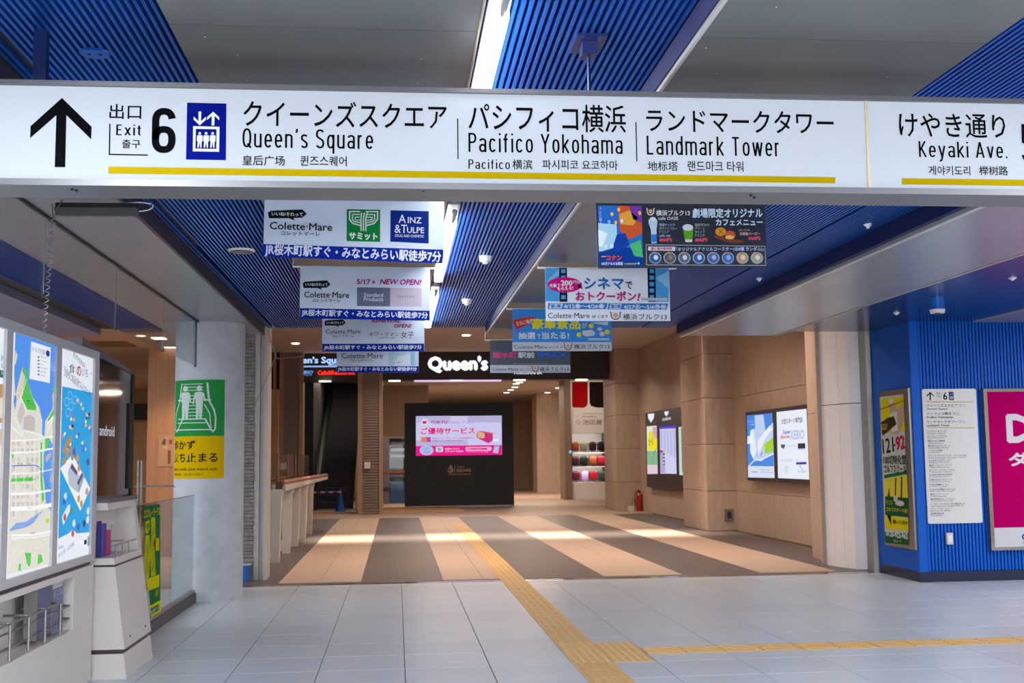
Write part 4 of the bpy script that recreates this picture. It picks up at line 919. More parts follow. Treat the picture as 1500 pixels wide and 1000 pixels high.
MB().tube([(-1.71, 17.85, 1.15), (-1.70, 28.8, 1.12)], .045, 14).build('wooden_rail', m_rail, hr, smooth=True)
box('end_board', -1.80, -1.70, 17.82, 17.88, .94, 1.17, mat('dark_wood_end', '#3c241a', .5), hr)
gs = thing('glass_screen', 'row of tall glass screen panes behind the wooden handrail', 'glass screen', (-1.93, 21, 1))
for k in range(6):
    ya = 16.2+1.66*k; box('glass_pane', -1.935, -1.925, ya+.02, ya+1.64, .15, 1.6, GLASS_G, gs); box('pane_frame', -1.94, -1.92, ya-.015, ya+.015, .15, 1.6, m_rail, gs)
box('base_rail', -1.96, -1.9, 16.2, 26.2, 0, .15, m_fr, gs)
bk = thing('blue_bucket', 'small blue bucket with a pale rim standing by the stone pier', 'bucket', (-1.88, 14.9, 0))
p = U(357, 851, Z=0); MB().cyl((p[0], p[1], 0), .07, .2, 24, .09).build('pail', mat('blue_plastic', '#2a6ab8', .4), bk, smooth=True); MB().cyl((p[0], p[1], .2), .094, .012, 24).build('rim', m_plate, bk)

# ================================================================== MAP BOARD (left foreground)
bd = thing('map_board', 'large silver-framed backlit board with a town map and a light blue poster', 'notice board', (-2.2, 6.4, 0))
XB = -2.06
box('frame_rear', -2.34, XB-.03, 3.2, 8.345, .8, 2.235, m_cab, bd)
for z0, z1_ in ((2.19, 2.248), (.816, .865)): box('frame_rail', -2.34, XB, 3.2, 8.36, z0, z1_, m_alu, bd, bevel=.004)
for a, b in ((3.2, 3.3), (4.36, 4.46), (5.38, 5.46), (6.41, 6.51), (7.335, 7.44), (8.245, 8.36)): box('frame_stile', -2.34, XB, a, b, .865, 2.19, m_alu, bd)
P = Panel((XB-.018, 0, 0), (0, 1, 0), (0, 0, 1), bd, (10, 470, .17), e=.82)
def Pz(*v): P.view(*v); return P
lb = lambda a, b: box('light_panel', XB-.03, XB-.018, a, b, .865, 2.19, mat('backlit_panel', '#e4eaf2', .3, emit=.82), bd)
for a, b in ((3.3, 4.36), (4.46, 5.38), (5.46, 6.41), (6.51, 7.335), (7.44, 8.245)): lb(a, b)
# panel 1 (photo notices, mostly outside the frame)
P.view(0, 470, .39)
P.rect(0, 82, 21, 212, '#dfe6ea', 1); P.text('新鮮', 2, 130, 20, 152, '#3a4a50', .0); P.text('な味', 2, 158, 20, 178, '#3a4a50', .0); P.rect(-40, 182, 22, 210, '#1f5a58', 2); P.text('fresh', 2, 188, 18, 202, '#d0e0e0', 0, lay=3)
for y0, y1, c in ((232, 380, '#b98a58'), (404, 560, '#c8b49a'), (585, 740, '#c09070'), (762, 950, '#8090c0')): P.rect(-60, y0, 15, y1, c, 2, 'photo_print'); P.ell(2, (y0+y1)/2+20, 10, 40, '#e0d4c4', 3, n=14)
# panel 2: the map
def mp(pts, col, lay=2): return P.poly(pts, col, lay, 'map_print')
P.view(0, 440, .42)
mp([(50, 98), (208, 155), (190, 915), (24, 955)], '#e0dcd0', 1)
P.view(10, 470, .16985)
mp([(72, 72), (458, 208), (455, 560), (400, 660), (390, 760), (330, 860), (300, 850), (275, 740), (220, 660), (180, 540), (165, 430), (132, 392), (70, 640), (60, 470)], '#4f93ea', 2)
mp([(60, 380), (70, 250), (88, 300), (70, 370)], '#dcd6c6', 3); mp([(52, 700), (66, 770), (84, 640), (60, 640)], '#4f93ea', 3)
mp([(132, 392), (165, 430), (178, 540), (215, 660), (246, 730), (246, 770), (170, 762), (120, 660), (150, 500), (126, 430)], '#4fc04c', 3)
mp([(126, 430), (152, 490), (110, 660), (80, 690), (72, 640)], '#dccfb8', 4)
mp([(300, 855), (326, 855), (320, 990), (298, 985)], '#5a9cf0', 3); mp([(382, 590), (412, 540), (410, 570), (385, 620)], '#4fc04c', 4); mp([(345, 850), (395, 760), (398, 800), (350, 868)], '#4fc04c', 4)
mp([(385, 640), (425, 570), (430, 720), (395, 760)], '#c8c0b8', 3); mp([(95, 760), (130, 690), (150, 780), (110, 900), (84, 820)], '#c9c2bc', 3)
mp([(140, 830), (185, 808), (235, 830), (238, 950), (135, 940)], '#c4bcb8', 3)
for a_, b_ in (((118, 670), (160, 780)), ((60, 830), (130, 985)), ((340, 885), (420, 800)), ((450, 700), (340, 960)), ((130, 940), (300, 990)), ((160, 500), (110, 680)), ((20, 900), (120, 990))): P.line([a_, b_], 12, '#f2f2f0', 5, 'map_print')
P.ell(178, 690, 14, 8, '#2a8a30', 4, n=10); P.text('山下公園', 160, 706, 210, 716, '#2a6a30', 0, lay=5)
P.view(10, 640, .20997)
mp([(255, 100), (290, 0), (330, 90), (300, 300), (345, 480), (320, 540), (270, 470), (250, 260)], '#5a96ec', 3); mp([(330, 180), (348, 330), (335, 440), (318, 380), (316, 240)], '#ddd6c4', 4)
mp([(10, 650), (60, 600), (130, 590), (200, 540), (248, 512), (180, 600), (120, 632), (20, 655)], '#86a8e4', 3); mp([(24, 290), (176, 278), (176, 306), (24, 312)], '#5ccb50', 3); mp([(228, 36), (240, 36), (240, 250), (256, 430), (240, 460), (228, 300)], '#5ccb50', 4)
mp([(260, 0), (292, 0), (280, 80), (262, 110)], '#5ccb50', 4); mp([(118, 806), (164, 808), (160, 880), (150, 906), (134, 880)], '#5ccb50', 4); mp([(212, 816), (236, 820), (246, 866), (208, 890)], '#5ccb50', 4); mp([(28, 88), (44, 130), (30, 160)], '#5ccb50', 4); mp([(76, 884), (92, 880), (92, 930), (74, 932)], '#5ccb50', 4); mp([(266, 570), (292, 565), (288, 592), (268, 600)], '#b8dc30', 4); mp([(262, 140), (300, 100), (304, 130), (270, 180)], '#b8b4bc', 4)
rb = random.Random(3)
for i in range(6):
    for j in range(9):
        x0, y0 = 32+i*33, 20+j*62
        if rb.random() < .82: mp([(x0, y0), (x0+rb.uniform(16, 26), y0-2), (x0+rb.uniform(16, 26), y0+rb.uniform(24, 44)), (x0+1, y0+rb.uniform(26, 46))], rb.choice(['#ccc6c2', '#c6c0c2', '#d2ccc4']), 2)
for k in range(26):
    x0, y0 = rb.uniform(20, 300), rb.uniform(700, 900); P.line([(x0, y0), (x0+rb.uniform(-30, 50), y0+rb.uniform(-20, 70))], 4, '#f2f0ea', 3, 'map_print')
for x0 in (60, 115, 185, 222): P.line([(x0, 0), (x0-6, 560)], 9, '#f6f6f4', 5, 'map_print')
for y0, w_ in ((20, 10), (104, 14), (250, 7), (392, 16), (495, 30), (680, 14), (700, 7)): P.line([(24, y0+6), (180, y0), (320, y0-26)], w_, '#f8f8f6', 5, 'map_print')
P.line([(28, 200), (190, 196), (215, 206), (245, 270), (280, 345), (310, 380), (332, 378)], 7, '#3560d8', 6, 'map_print'); P.line([(330, 80), (300, 200), (286, 350)], 6, '#8ad0a0', 6, 'map_print')
for x0, y0, s_ in ((130, 180, '関内駅'), (140, 290, '大通り公園'), (130, 608, '中村川'), (150, 664, '本町通り'), (62, 180, '横浜公園'), (136, 488, '新山下')): P.text(s_, x0, y0, x0+len(s_)*9, y0+12, '#484a60', 0, lay=7)
P.view(10, 470, .16985); P.poly([(200, 176), (368, 230), (360, 535), (184, 498)], '#eef1f6', 6, 'pasted_notice')
P.text('のりかえ案内', 258, 236, 318, 290, '#3a4a9a', 0, lay=7); P.ell(341, 280, 17, 28, '#1c2f8c', 7, n=20); P.text('まとめ', 206, 225, 250, 262, '#707890', 0, lay=7)
for k in range(6): P.rect(254, 304+k*30, 268, 318+k*30, '#3a4aa0', 7, 'pasted_notice'); P.text(('電車を探す', 'バス・地下鉄', '観光スポット', 'お得な情報', '周辺の施設', '時刻表検索')[k], 274, 308+k*31, 335-k % 3*8, 320+k*31, '#5a6488', 0, lay=7)
P.text('みなとみらい', 368, 350, 416, 440, '#b8d4fa', 0, lay=6)
# panel 3: light blue poster
P.view(80, 500, .15994)
P.poly([(80, 40), (393, 142), (376, 470), (70, 408)], '#e6ecf6', 1); P.view(80, 500, 1); P.poly([(11, 65.5), (59, 76), (52, 283), (4.5, 310)], '#20a0e0', 1); P.poly([(4.3, 289), (20, 281), (26, 275), (32, 281), (53, 279), (51.5, 306), (3.5, 320)], '#e8edf6', 2)
P.view(80, 500, .15994)
P.text('横浜市中央卸売市場', 164, 144, 274, 196, '#5a6478', 0, rot=-.2); P.text('食', 130, 206, 184, 292, '#30363e', .0); P.text('の', 198, 222, 240, 318, '#b02838', .03); P.text('いち', 250, 246, 302, 322, '#30363e', .0)
P.line([(320, 290), (376, 308)], 4, '#5a80c0', 3); P.line([(76, 228), (100, 236)], 4, '#5a80c0', 3); P.text('生産者と食品流通でみんなをつなぐ', 82, 346, 336, 420, '#4a5468', 0, rot=-.17)
for cx, cy_ in ((136, 496), (182, 534), (104, 552), (148, 592), (116, 652)):
    q_ = [(cx+19*math.cos(t*math.pi/8), cy_+38*math.sin(t*math.pi/8)) for t in range(17)]; P.line(q_, 5, '#a8e0f4', 3)
iso = ['#283048', '#e8c898', '#4a5ac0', '#e0e6f0', '#f0a860', '#d86070', '#30a070', '#f4f4f8']
for (cx, cy_) in ((160, 690), (200, 560), (240, 590), (300, 680), (285, 760), (84, 850), (210, 840), (140, 930), (265, 950), (110, 960), (320, 800), (150, 760)):
    for k in range(5): a_, b_ = cx+rb.uniform(-16, 16), cy_+rb.uniform(-34, 34); mp([(a_-9, b_), (a_, b_-16), (a_+9, b_), (a_+2, b_+20), (a_-8, b_+14)], rb.choice(iso), 3)
P.view(80, 640, .18)
mp([(42, 255), (140, 140), (286, 418), (205, 600)], '#eff3f8', 3)
mp([(100, 290), (132, 205), (205, 330), (180, 452), (110, 390)], '#b8c0d0', 4); mp([(120, 250), (135, 215), (180, 285), (170, 310)], '#505868', 5); mp([(170, 380), (222, 270), (238, 320), (190, 460)], '#9aa4b8', 4); mp([(176, 370), (215, 290), (222, 310), (186, 395)], '#4a5268', 5)
for cx, cy_ in ((75, 100), (98, 52), (120, 20), (95, 140), (72, 195), (122, 100), (138, 160)): mp([(cx-13, cy_+14), (cx-11, cy_-16), (cx+4, cy_-34), (cx+13, cy_-12), (cx+12, cy_+18), (cx-2, cy_+32)], '#c08c50', 4)
mp([(60, 690), (52, 650), (108, 545), (122, 560), (118, 600), (64, 720)], '#e4e8f0', 4)
for cx, cy_, c in ((190, 250, '#c89858'), (188, 500, '#c89858'), (210, 540, '#c89858'), (255, 440, '#c8a070'), (80, 480, '#dfe4ec'), (132, 600, '#4a9a70'), (150, 700, '#e4e8f0'), (186, 730, '#4a5ac0'), (265, 600, '#dfe4f0'), (234, 700, '#384058'), (262, 670, '#e4e8f0'), (152, 120, '#6a50a8'), (230, 90, '#5a70d0'), (265, 200, '#505a6a'), (180, 170, '#e89050'), (75, 650, '#d84a50'), (140, 780, '#d84a50'), (70, 520, '#3a60c0')): mp([(cx-10, cy_-14), (cx+6, cy_-34), (cx+12, cy_+4), (cx+2, cy_+36), (cx-12, cy_+20)], c, 5)
P.line([(150, 160), (200, 60), (280, 0)], 3, '#70c8ec', 3); P.line([(120, 440), (40, 590), (60, 640)], 3, '#70c8ec', 3); P.line([(90, 710), (130, 780)], 3, '#70c8ec', 3)
P.text('横浜市', 26, 884, 66, 908, '#5a6478', 0, lay=4); P.text('食べる・知る・つながる市場', 26, 896, 150, 936, '#5a6478', 0, lay=4, rot=.15)
P.rect(196, 838, 256, 878, '#f4f6fa', 4); P.rect(232, 836, 254, 872, '#20242c', 5); P.rect(262, 806, 284, 884, '#8a96a8', 4)
# lower body of the board with the leaflet niche
for a_ in (0,):
    box('lower_body', -2.36, XB-.17, 3.2, 8.315, .0, .78, m_cab, bd)
    box('lower_front', XB-.17, XB, 3.2, 8.315, 0.02, .42, m_cab, bd, bevel=.006); box('lower_front', XB-.17, XB, 7.84, 8.315, .42, .755, m_cab, bd)
    box('niche_head', XB-.17, XB, 3.2, 8.315, .755, .792, m_cab, bd); box('shadow_gap', -2.3, XB-.02, 3.2, 8.3, .792, .816, m_dark, bd)
ro = [m_steel]
for (ya) in (7.50, 7.19, 6.88, 6.56, 6.25, 5.94):
    xo = XB+.012; MB().tube([(xo, ya, .44), (xo, ya, .62), (xo, ya, .63), (xo-.02, ya, .634), (xo-.14, ya-.0, .634)], .008, 8).build('rack_upright', m_brush, bd, smooth=True)
    MB().tube([(xo, ya, .63), (xo, ya-.27, .632)], .007, 8).build('rack_loop', m_brush, bd, smooth=True)
for z_ in (.58, .50): MB().tube([(XB-.004, 4.0, z_), (XB-.004, 7.76, z_), (XB-.1, 7.80, z_)], .006, 8).build('rack_rail', m_brush, bd, smooth=True)
lf = thing('leaflet_stack', 'stack of pale and violet leaflets in the rack below the town map', 'leaflets', (-2.12, 7.35, .45))
P0 = Panel((-2.085, 7.3, 0), (0, 1, 0), (0, 0, 1), lf, (0, 830, .1699))
ya, yb = 7.17, 7.47
for k, (c, dz) in enumerate((('#3a4a8c', 0), ('#8a3a48', -.02), ('#7a7896', .005))): box('leaflet', -2.15+k*.02, -2.137+k*.02, ya+.02, yb, .455, .74+dz, ink(c), lf)
P0 = Panel((-2.095, 7.3, 0), (0, 1, 0), (0, 0, 1), lf, (0, 830, .1699)); P0.rect(452, 160, 540, 560, '#8c8aa4', 1); P0.rect(452, 86, 536, 178, '#d0ccd0', 2); P0.rect(456, 92, 534, 104, '#a04050', 3); P0.text('ご案内', 462, 110, 530, 132, '#606078', 0, lay=3)
P0.rect(462, 200, 540, 240, '#a6a4ba', 2); P0.text('沿線ガイド', 470, 208, 530, 228, '#565474', 0, lay=3)
box('acrylic_side', -2.165, -2.09, ya, ya+.006, .45, .815, m_brush, lf)

# ================================================================== BROCHURE CABINET behind the board
cbn = thing('brochure_cabinet', 'white enamel cabinet with a sloping front and open brochure shelf beside the map board', 'cabinet', (-2.1, 8.9, 0))
xt, xb_ = -2.004, -1.845
def xs(z): return xb_+(xt-xb_)*(z-.05)/(1.217-.05)
def slope(name, ya, yb, z0, z1_, m, back=-2.12, parent=cbn, inset=0.):
    v = [(back, ya, z0), (xs(z0)-inset, ya, z0), (xs(z0)-inset, yb, z0), (back, yb, z0), (back, ya, z1_), (xs(z1_)-inset, ya, z1_), (xs(z1_)-inset, yb, z1_), (back, yb, z1_)]
    return obj(name, v, BF, m, parent)
box('carcass', -2.33, -2.12, 8.42, 9.3, .02, 1.2, m_cab, cbn)
slope('front_door', 8.42, 9.3, .2, .76, m_cab); slope('kick_panel', 8.42, 9.3, .0, .17, m_cab, inset=.01); slope('seam', 8.43, 9.29, .17, .2, m_dark, inset=.02)
slope('shelf_lip', 8.42, 9.3, .775, .82, m_cab); slope('seam', 8.43, 9.29, .76, .775, m_dark, inset=.006); slope('head_rail', 8.42, 9.3, 1.15, 1.2, m_cab); slope('side_stile', 9.2, 9.3, .82, 1.15, m_cab)
box('top_cap', -2.33, -1.99, 8.42, 9.32, 1.2, 1.225, mat('grey_cap', '#5a5258', .5), cbn)
for yy in (8.62, 9.12): MB().cyl((xs(.26)-.004, yy, .26), .008, .008, 10, axis=0).build('screw', m_dark, cbn)
MB().tube([(xs(.9)-.01, 8.46, .90), (xs(.9)-.01, 9.2, .90)], .006, 8).build('rack_rail', m_brush, cbn)
for yy in (8.55, 8.75, 8.95): MB().tube([(xs(.85)-.01, yy, .82), (xs(.9)-.01, yy, .90)], .004, 6).build('rack_pin', m_brush, cbn)
for k, (ya, w_, z_, c, lab) in enumerate(((8.50, .06, 1.07, '#4a4a92', 'dark violet brochure leaning in the cabinet shelf, nearest the board'), (8.56, .09, 1.05, '#6a5a98', 'wide lilac brochure in the middle of the cabinet shelf'), (8.67, .06, 1.0, '#c84a88', 'pink-topped brochure in the cabinet shelf'))):
    o = box('brochure', -2.09+.012*k, -2.07+.012*k, ya, ya+w_, .821, z_, ink(c), bevel=.002); tag(o, lab, 'brochure', 'brochures in the cabinet shelf')
o = obj('acrylic_divider', [(-2.08, 8.86, .821), (-2.02, 9.02, .821), (-2.02, 9.02, 1.03), (-2.08, 8.86, 1.03), (-2.083, 8.862, .821), (-2.023, 9.022, .821), (-2.023, 9.022, 1.03), (-2.083, 8.862, 1.03)], BF, GLASS_G); tag(o, 'clear greenish acrylic plate leaning in the cabinet shelf', 'divider')

# ================================================================== DISPLAY TOTEM behind the glass
tt = thing('display_totem', 'tall glossy dark display panel with white lettering behind the map board', 'display', (-2.4, 10, 0))
box('screen_body', -2.45, -2.36, 9.2, 10.72, 1.2, 2.285, mat('glossy_brown_screen', '#4a3026', .06, spec=.8), tt)
box('side_frame', -2.46, -2.35, 10.72, 10.80, 1.1, 2.27, m_black, tt); box('side_pad', -2.44, -2.345, 10.60, 10.72, 1.25, 2.0, m_black, tt)
v = [(-2.46, 9.0, 2.34), (-2.35, 9.0, 2.34), (-2.35, 10.8, 2.26), (-2.46, 10.8, 2.26), (-2.46, 9.0, 2.42), (-2.35, 9.0, 2.42), (-2.35, 10.8, 2.285), (-2.46, 10.8, 2.285)]
obj('top_cap', v, BF, mat('violet_grey', '#5c5058', .4), tt); box('stand', -2.5, -2.4, 9.3, 10.7, 0, 1.2, m_dark, tt)
P = Panel((-2.358, 10, 0), (0, 1, 0), (0, 0, 1), tt, (130, 500, .13998), e=.6); P.text('android', 112, 880, 266, 990, '#d8dcf0', .01)
# side-hall details
pz = thing('wall_poster', 'pale framed poster on the orange wood wall of the side hall', 'poster', (-3.6, 18.97, 1.5))
P = facing(18.99, pz, (130, 620, .16)); P.rect(634, 108, 778, 392, '#c8a086', 1, 'sheet'); P.poly([(664, 190), (690, 138), (706, 150), (700, 196)], '#6a6450', 2); P.poly([(735, 150), (766, 146), (762, 192), (738, 190)], '#9a5a50', 2); P.rect(724, 245, 750, 370, '#8a5a48', 2); P.ell(700, 220, 24, 14, '#dcb8a0', 2)
rs = thing('steel_railing', 'thin steel railing with two uprights in the side hall behind the glass', 'railing', (-2.9, 12.5, 0))
for px in (202, 207): p = U(px, 712, Y=12.6); MB().tube([(p[0], p[1], 0), (p[0], p[1], 1.5)], .012, 8).build('upright', m_brush, rs)
p = U(196, 712, Y=12.6); p2 = U(256, 712, Y=12.6); MB().tube([tuple(p), tuple(p2)], .009, 8).build('crossbar', m_brush, rs)
for px, py in ((233, 495), (251, 509)): p = U(px, py, Z=3.3); o = MB().box(p[0]-.09, p[0]+.09, p[1]-.12, p[1]+.12, 3.29, 3.3).build('recessed_downlight', m_lampb); tag(o, 'small square glowing downlight in the orange side-hall ceiling, %s of two' % ('nearer' if px == 233 else 'farther'), 'downlight')
p = U(158, 503, Z=3.3); o = MB().box(p[0]-.35, p[0]+.35, p[1]-.35, p[1]+.35, 3.28, 3.3).build('ceiling_vent', mat('vent_brown', '#7a5030', .6)); tag(o, 'flat brown air vent in the side-hall ceiling above the board', 'vent')

# ================================================================== WALL LIGHT BOXES, RIGHT OF PASSAGE
PX = lambda parent, v, e=.9, X=6.56: Panel((X, 20, 0), (0, -1, 0), (0, 0, 1), parent, v, e)
def wbox(parent, ya, yb, z0, z1_, X=6.56, m=m_dark): return box('casing', X, 6.665, ya, yb, z0, z1_, m, parent)
lb1 = thing('poster_light_box', 'double backlit poster case on the stone wall, blue map left and white poster right', 'light box', (6.6, 20, 1.6))
def yz(px, py, X=6.56): p = U(px, py, X=X); return p[1], p[2]
yA, zA = yz(1092, 604); yB, zB = yz(1186, 590.5); _, zb0 = yz(1095, 703.5)
wbox(lb1, yB, yA, zb0, zA)
P = PX(lb1, (1080, 570, .16), X=6.558)
P.poly([(88, 240), (318, 218), (342, 812), (100, 806)], '#cfdcf4', 1, 'lit_sheet'); P.poly([(360, 208), (634, 178), (660, 826), (374, 812)], '#dce6f4', 1, 'lit_sheet')
P.poly([(88, 240), (318, 218), (336, 705), (96, 702)], '#3f84e0', 2, 'map_print'); P.poly([(160, 240), (240, 232), (260, 380), (330, 300), (330, 580), (220, 660), (150, 640), (120, 580), (130, 370), (165, 360)], '#b8cdf0', 3, 'map_print'); P.poly([(120, 380), (150, 360), (180, 560), (150, 640), (120, 560)], '#dfe8f4', 4, 'map_print')
P.poly([(250, 500), (330, 440), (330, 570), (255, 590)], '#9ccf30', 4, 'map_print'); P.poly([(95, 430), (140, 420), (140, 500), (92, 500)], '#dce6f4', 4, 'map_print'); P.poly([(190, 470), (300, 330), (325, 360), (260, 450), (215, 560), (190, 600)], '#e4e8f4', 5, 'map_print')
P.line([(110, 700), (160, 650), (230, 640), (336, 590)], 12, '#dfe8f4', 5, 'map_print'); P.line([(185, 560), (185, 610)], 8, '#3a4a80', 6, 'map_print'); P.line([(235, 570), (215, 610)], 10, '#3a4a90', 6, 'map_print'); P.text('みなとみらい21', 100, 288, 158, 300, '#c8dcfa', 0, lay=6); P.text('MAP', 130, 314, 160, 330, '#c8dcfa', 0, lay=6)
P.text('横浜駅東口', 130, 748, 190, 764, '#404a70', .0, lay=3); P.text('案内 図', 216, 732, 294, 744, '#7080a0', 0, lay=3); P.text('information', 216, 752, 320, 764, '#7080a0', 0, lay=3)
P.text('大型スポーツ専門店', 406, 262, 600, 312, '#303850', .01, lay=3); P.text('Super', 418, 370, 490, 418, '#3a4ab8', .02, shear=.3, lay=3); P.text('Sports', 396, 416, 482, 458, '#d04868', .03, shear=.2, lay=3); P.text('XEBIO', 482, 372, 615, 458, '#a8b4e0', .02, shear=.2, lay=3)
P.poly([(398, 505), (442, 505), (430, 545), (405, 535)], '#3a5a58', 3); P.rect(556, 494, 624, 540, '#28242c', 3); P.rect(556, 540, 622, 548, '#8a9ad8', 3); P.text('ASICS WALKING', 394, 640, 516, 660, '#a8b4b8', .0, lay=3); P.poly([(540, 668), (636, 664), (634, 686), (542, 688)], '#24309a', 3); P.line([(545, 640), (598, 738)], 6, '#8a4a7a', 4); P.text('FREE\nTEL', 436, 705, 470, 760, '#98a4a8', 0, lay=3); P.text('楽しい毎日を', 556, 740, 636, 764, '#8a98c0', 0, lay=3); P.text('NIKE', 460, 508, 540, 528, '#b8bcc8', 0, lay=3)
for px, py in ((1134, 704.5), (1139, 704.5)): y_, z_ = yz(px, py); MB().cyl((6.553, y_, z_), .02, .01, 10, axis=0).build('lock', m_brush, lb1)
lb2 = thing('poster_light_box', 'triple dark display case with yellow-green poster, timetable and white panel beyond the pilaster', 'light box', (6.6, 28, 1.6))
yA, zA = yz(945, 605); yB = 24.7; _, zb0 = yz(948, 713)
wbox(lb2, yB, yA, zb0, zA)
P = PX(lb2, (930, 580, .18), X=6.558)
P.poly([(96, 246), (178, 240), (186, 632), (102, 634)], '#cfe0d4', 1, 'lit_sheet'); P.poly([(202, 250), (330, 240), (340, 632), (208, 630)], '#c8ccf0', 1, 'lit_sheet'); P.poly([(356, 252), (440, 246), (450, 645), (362, 642)], '#b8d4cc', 1, 'lit_sheet')
P.poly([(106, 440), (110, 320), (122, 280), (140, 280), (158, 330), (182, 350), (182, 440)], '#e4d810', 2); P.rect(146, 250, 180, 350, '#c8a0b0', 2); P.poly([(100, 445), (182, 445), (184, 560), (102, 560)], '#7ab488', 2); P.line([(150, 560), (148, 480), (175, 430)], 10, '#5a7a70', 3); P.poly([(102, 565), (184, 565), (186, 632), (102, 632)], '#d8c4d4', 2); P.text('セール', 112, 340, 150, 400, '#7a7a20', .02, lay=3)
P.poly([(202, 250), (330, 240), (330, 262), (202, 268)], '#3a3ad0', 2)
for k in range(5): P.rect(208+k*26, 275+k % 2*4, 226+k*26, 430+k*18, '#b0b4de', 2)
P.rect(208, 440, 246, 625, '#a8a4d4', 3); P.rect(206, 440, 228, 460, '#5040c0', 4); P.rect(230, 440, 246, 462, '#d8c020', 4); P.rect(230, 466, 246, 560, '#3a3a50', 4)
for k in range(3): P.rect(232, 480+k*28, 244, 494+k*28, '#d8dcf0', 5)
P.rect(380, 260, 404, 620, '#6a847c', 2); P.poly([(404, 255), (440, 250), (450, 625), (404, 615)], '#d8e4e8', 2); P.rect(424, 320, 442, 460, '#4a5aa0', 3)
P.e = .9
for x0, x1, y0, y1 in ((106, 158, 145, 215), (240, 275, 126, 165), (402, 434, 98, 135)): P.poly([(x0, y0), (x1, y0-4), (x1-4, (y0+y1)/2), ((x0+x1)/2, y1), (x0+4, (y0+y1)/2+4)], '#e0e8f0', 2, 'emblem')
P.text('QUEENS', 222, 174, 294, 200, '#c4ccd4', .04); P.text('SQUARE', 394, 150, 440, 176, '#c4ccd4', .04)
P.e = 0
for xx in (188, 345): P.line([(xx, 120), (xx+6, 760)], 3, '#18141a', 3)
sk = thing('wall_socket', 'small steel socket plate low on the stone pilaster', 'socket', (6.45, 22.68, .4)); p = U(1068, 754, Y=22.68); box('plate', p[0]-.09, p[0]+.09, 22.66, 22.70, p[2]-.12, p[2]+.12, m_brush, sk, bevel=.004); box('insert', p[0]-.04, p[0]+.04, 22.65, 22.662, p[2]-.07, p[2]+.07, m_dark, sk)
fx = thing('fire_extinguisher', 'red fire extinguisher standing at the foot of the far pilaster', 'fire extinguisher', (6.5, 31.3, 0))
p = U(936, 748, Z=0); X_, Y_ = p[0], p[1]-.1
MB().cyl((X_, Y_, 0), .085, .42, 24).cyl((X_, Y_, .42), .085, .08, 24, .03).build('bottle', m_red, fx, smooth=True); MB().cyl((X_, Y_, .5), .03, .06, 16).build('valve', m_black, fx); MB().tube([(X_, Y_, .54), (X_-.1, Y_, .5), (X_-.13, Y_, .3), (X_-.1, Y_, .15)], .012, 8).build('hose', m_black, fx)
MB().box(X_-.12, X_+.0, Y_+.01, Y_+.04, .54, .56).build('handle', m_red, fx)
ob = box('wedge_stand', X_-.32, X_-.16, Y_-.05, Y_+.05, 0, .14, m_plate); tag(ob, 'low pale stand beside the red extinguisher', 'stand')
o = MB().cyl((X_+.2, Y_, 0), .06, .5, 16, .05).build('red_stand', mat('dull_red', '#8a4030', .6)); tag(o, 'dull red bin-like tube right of the extinguisher', 'stand')

# ================================================================== SATCHEL SHOWCASE
sc = thing('showcase', 'tall cream showcase with a glazed window full of school satchels', 'showcase', (6.8, 41, 0))
xa, xb2 = 6.13, 7.5
box('base', xa, xb2, 41, 42.2, 0, .6, m_cream, sc); box('header', xa, xb2, 41, 42.2, 2.34, 4.24, m_cream, sc); box('back', xa, xb2, 42.1, 42.2, .6, 2.34, m_cream, sc)
box('side', xa, xa+.04, 41, 42.1, .6, 2.34, m_brush, sc); box('side', xb2-.08, xb2, 41, 42.1, .6, 2.34, m_dark, sc); box('side_wall', 5.9, xa, 40.9, 42.2, 0, 4.24, m_mall2, sc)
for z_ in (1.13, 1.62): box('shelf', xa+.04, xb2-.08, 41.15, 42.1, z_, z_+.02, m_plate, sc)
box('glass_door', xa+.04, xb2-.08, 41.02, 41.03, .6, 2.33, GLASS, sc)

for z_ in (2.3, 1.6, 1.1): area('showcase_fill', (6.8, 41.08, z_), 1.1, .06, 9, (1, .88, .76), 180, (math.radians(35), 0, 0))  # added lights under header and shelves to brighten the satchels
area('showcase_fill', (6.8, 39.4, 3.8), .8, .4, 12, (1, .85, .7), 180, (math.radians(50), 0, 0))  # unseen light added in front of the case, aimed at the satchels
P = facing(40.995, sc, (740, 540, .11333))
P.poly([(866, 170), (1066, 170), (1068, 440), (1050, 485), (1010, 503), (880, 500), (866, 470)], '#c4161c', 1, 'satchel_picture'); P.poly([(1088, 170), (1286, 170), (1286, 503), (1180, 500), (1110, 480), (1090, 440)], '#2c2020', 1, 'satchel_picture')
P.text('池田屋', 1005, 655, 1252, 722, '#9a7c6c', .0); P.text('ikedaya', 1005, 605, 1185, 630, '#b8937c', .0); P.text('LAND CREATION 1950', 1005, 570, 1255, 584, '#b8937c', 0); P.line([(915, 690), (944, 665), (972, 690), (944, 715), (915, 690)], 4, '#b08a74', 1)
o = MB().box(6.05, 6.12, 40.88, 40.9, 1.62, 1.72).build('blue_indicator', mat('blue_glow', '#8ab8f8', .3, emit=1.), sc)
cols = [['#a8502a', '#8f8a7c', '#3a2426', '#26201f'], ['#3c1e24', '#1c2024', '#9a4e28', '#a81e34'], ['#5a1824', '#b08cc0', '#8e1420', '#33373a']]
nm = [['tan brown', 'grey', 'dark brown', 'black'], ['maroon-black', 'black-green', 'orange brown', 'crimson'], ['wine red', 'lilac', 'bright red', 'charcoal']]
proto = None
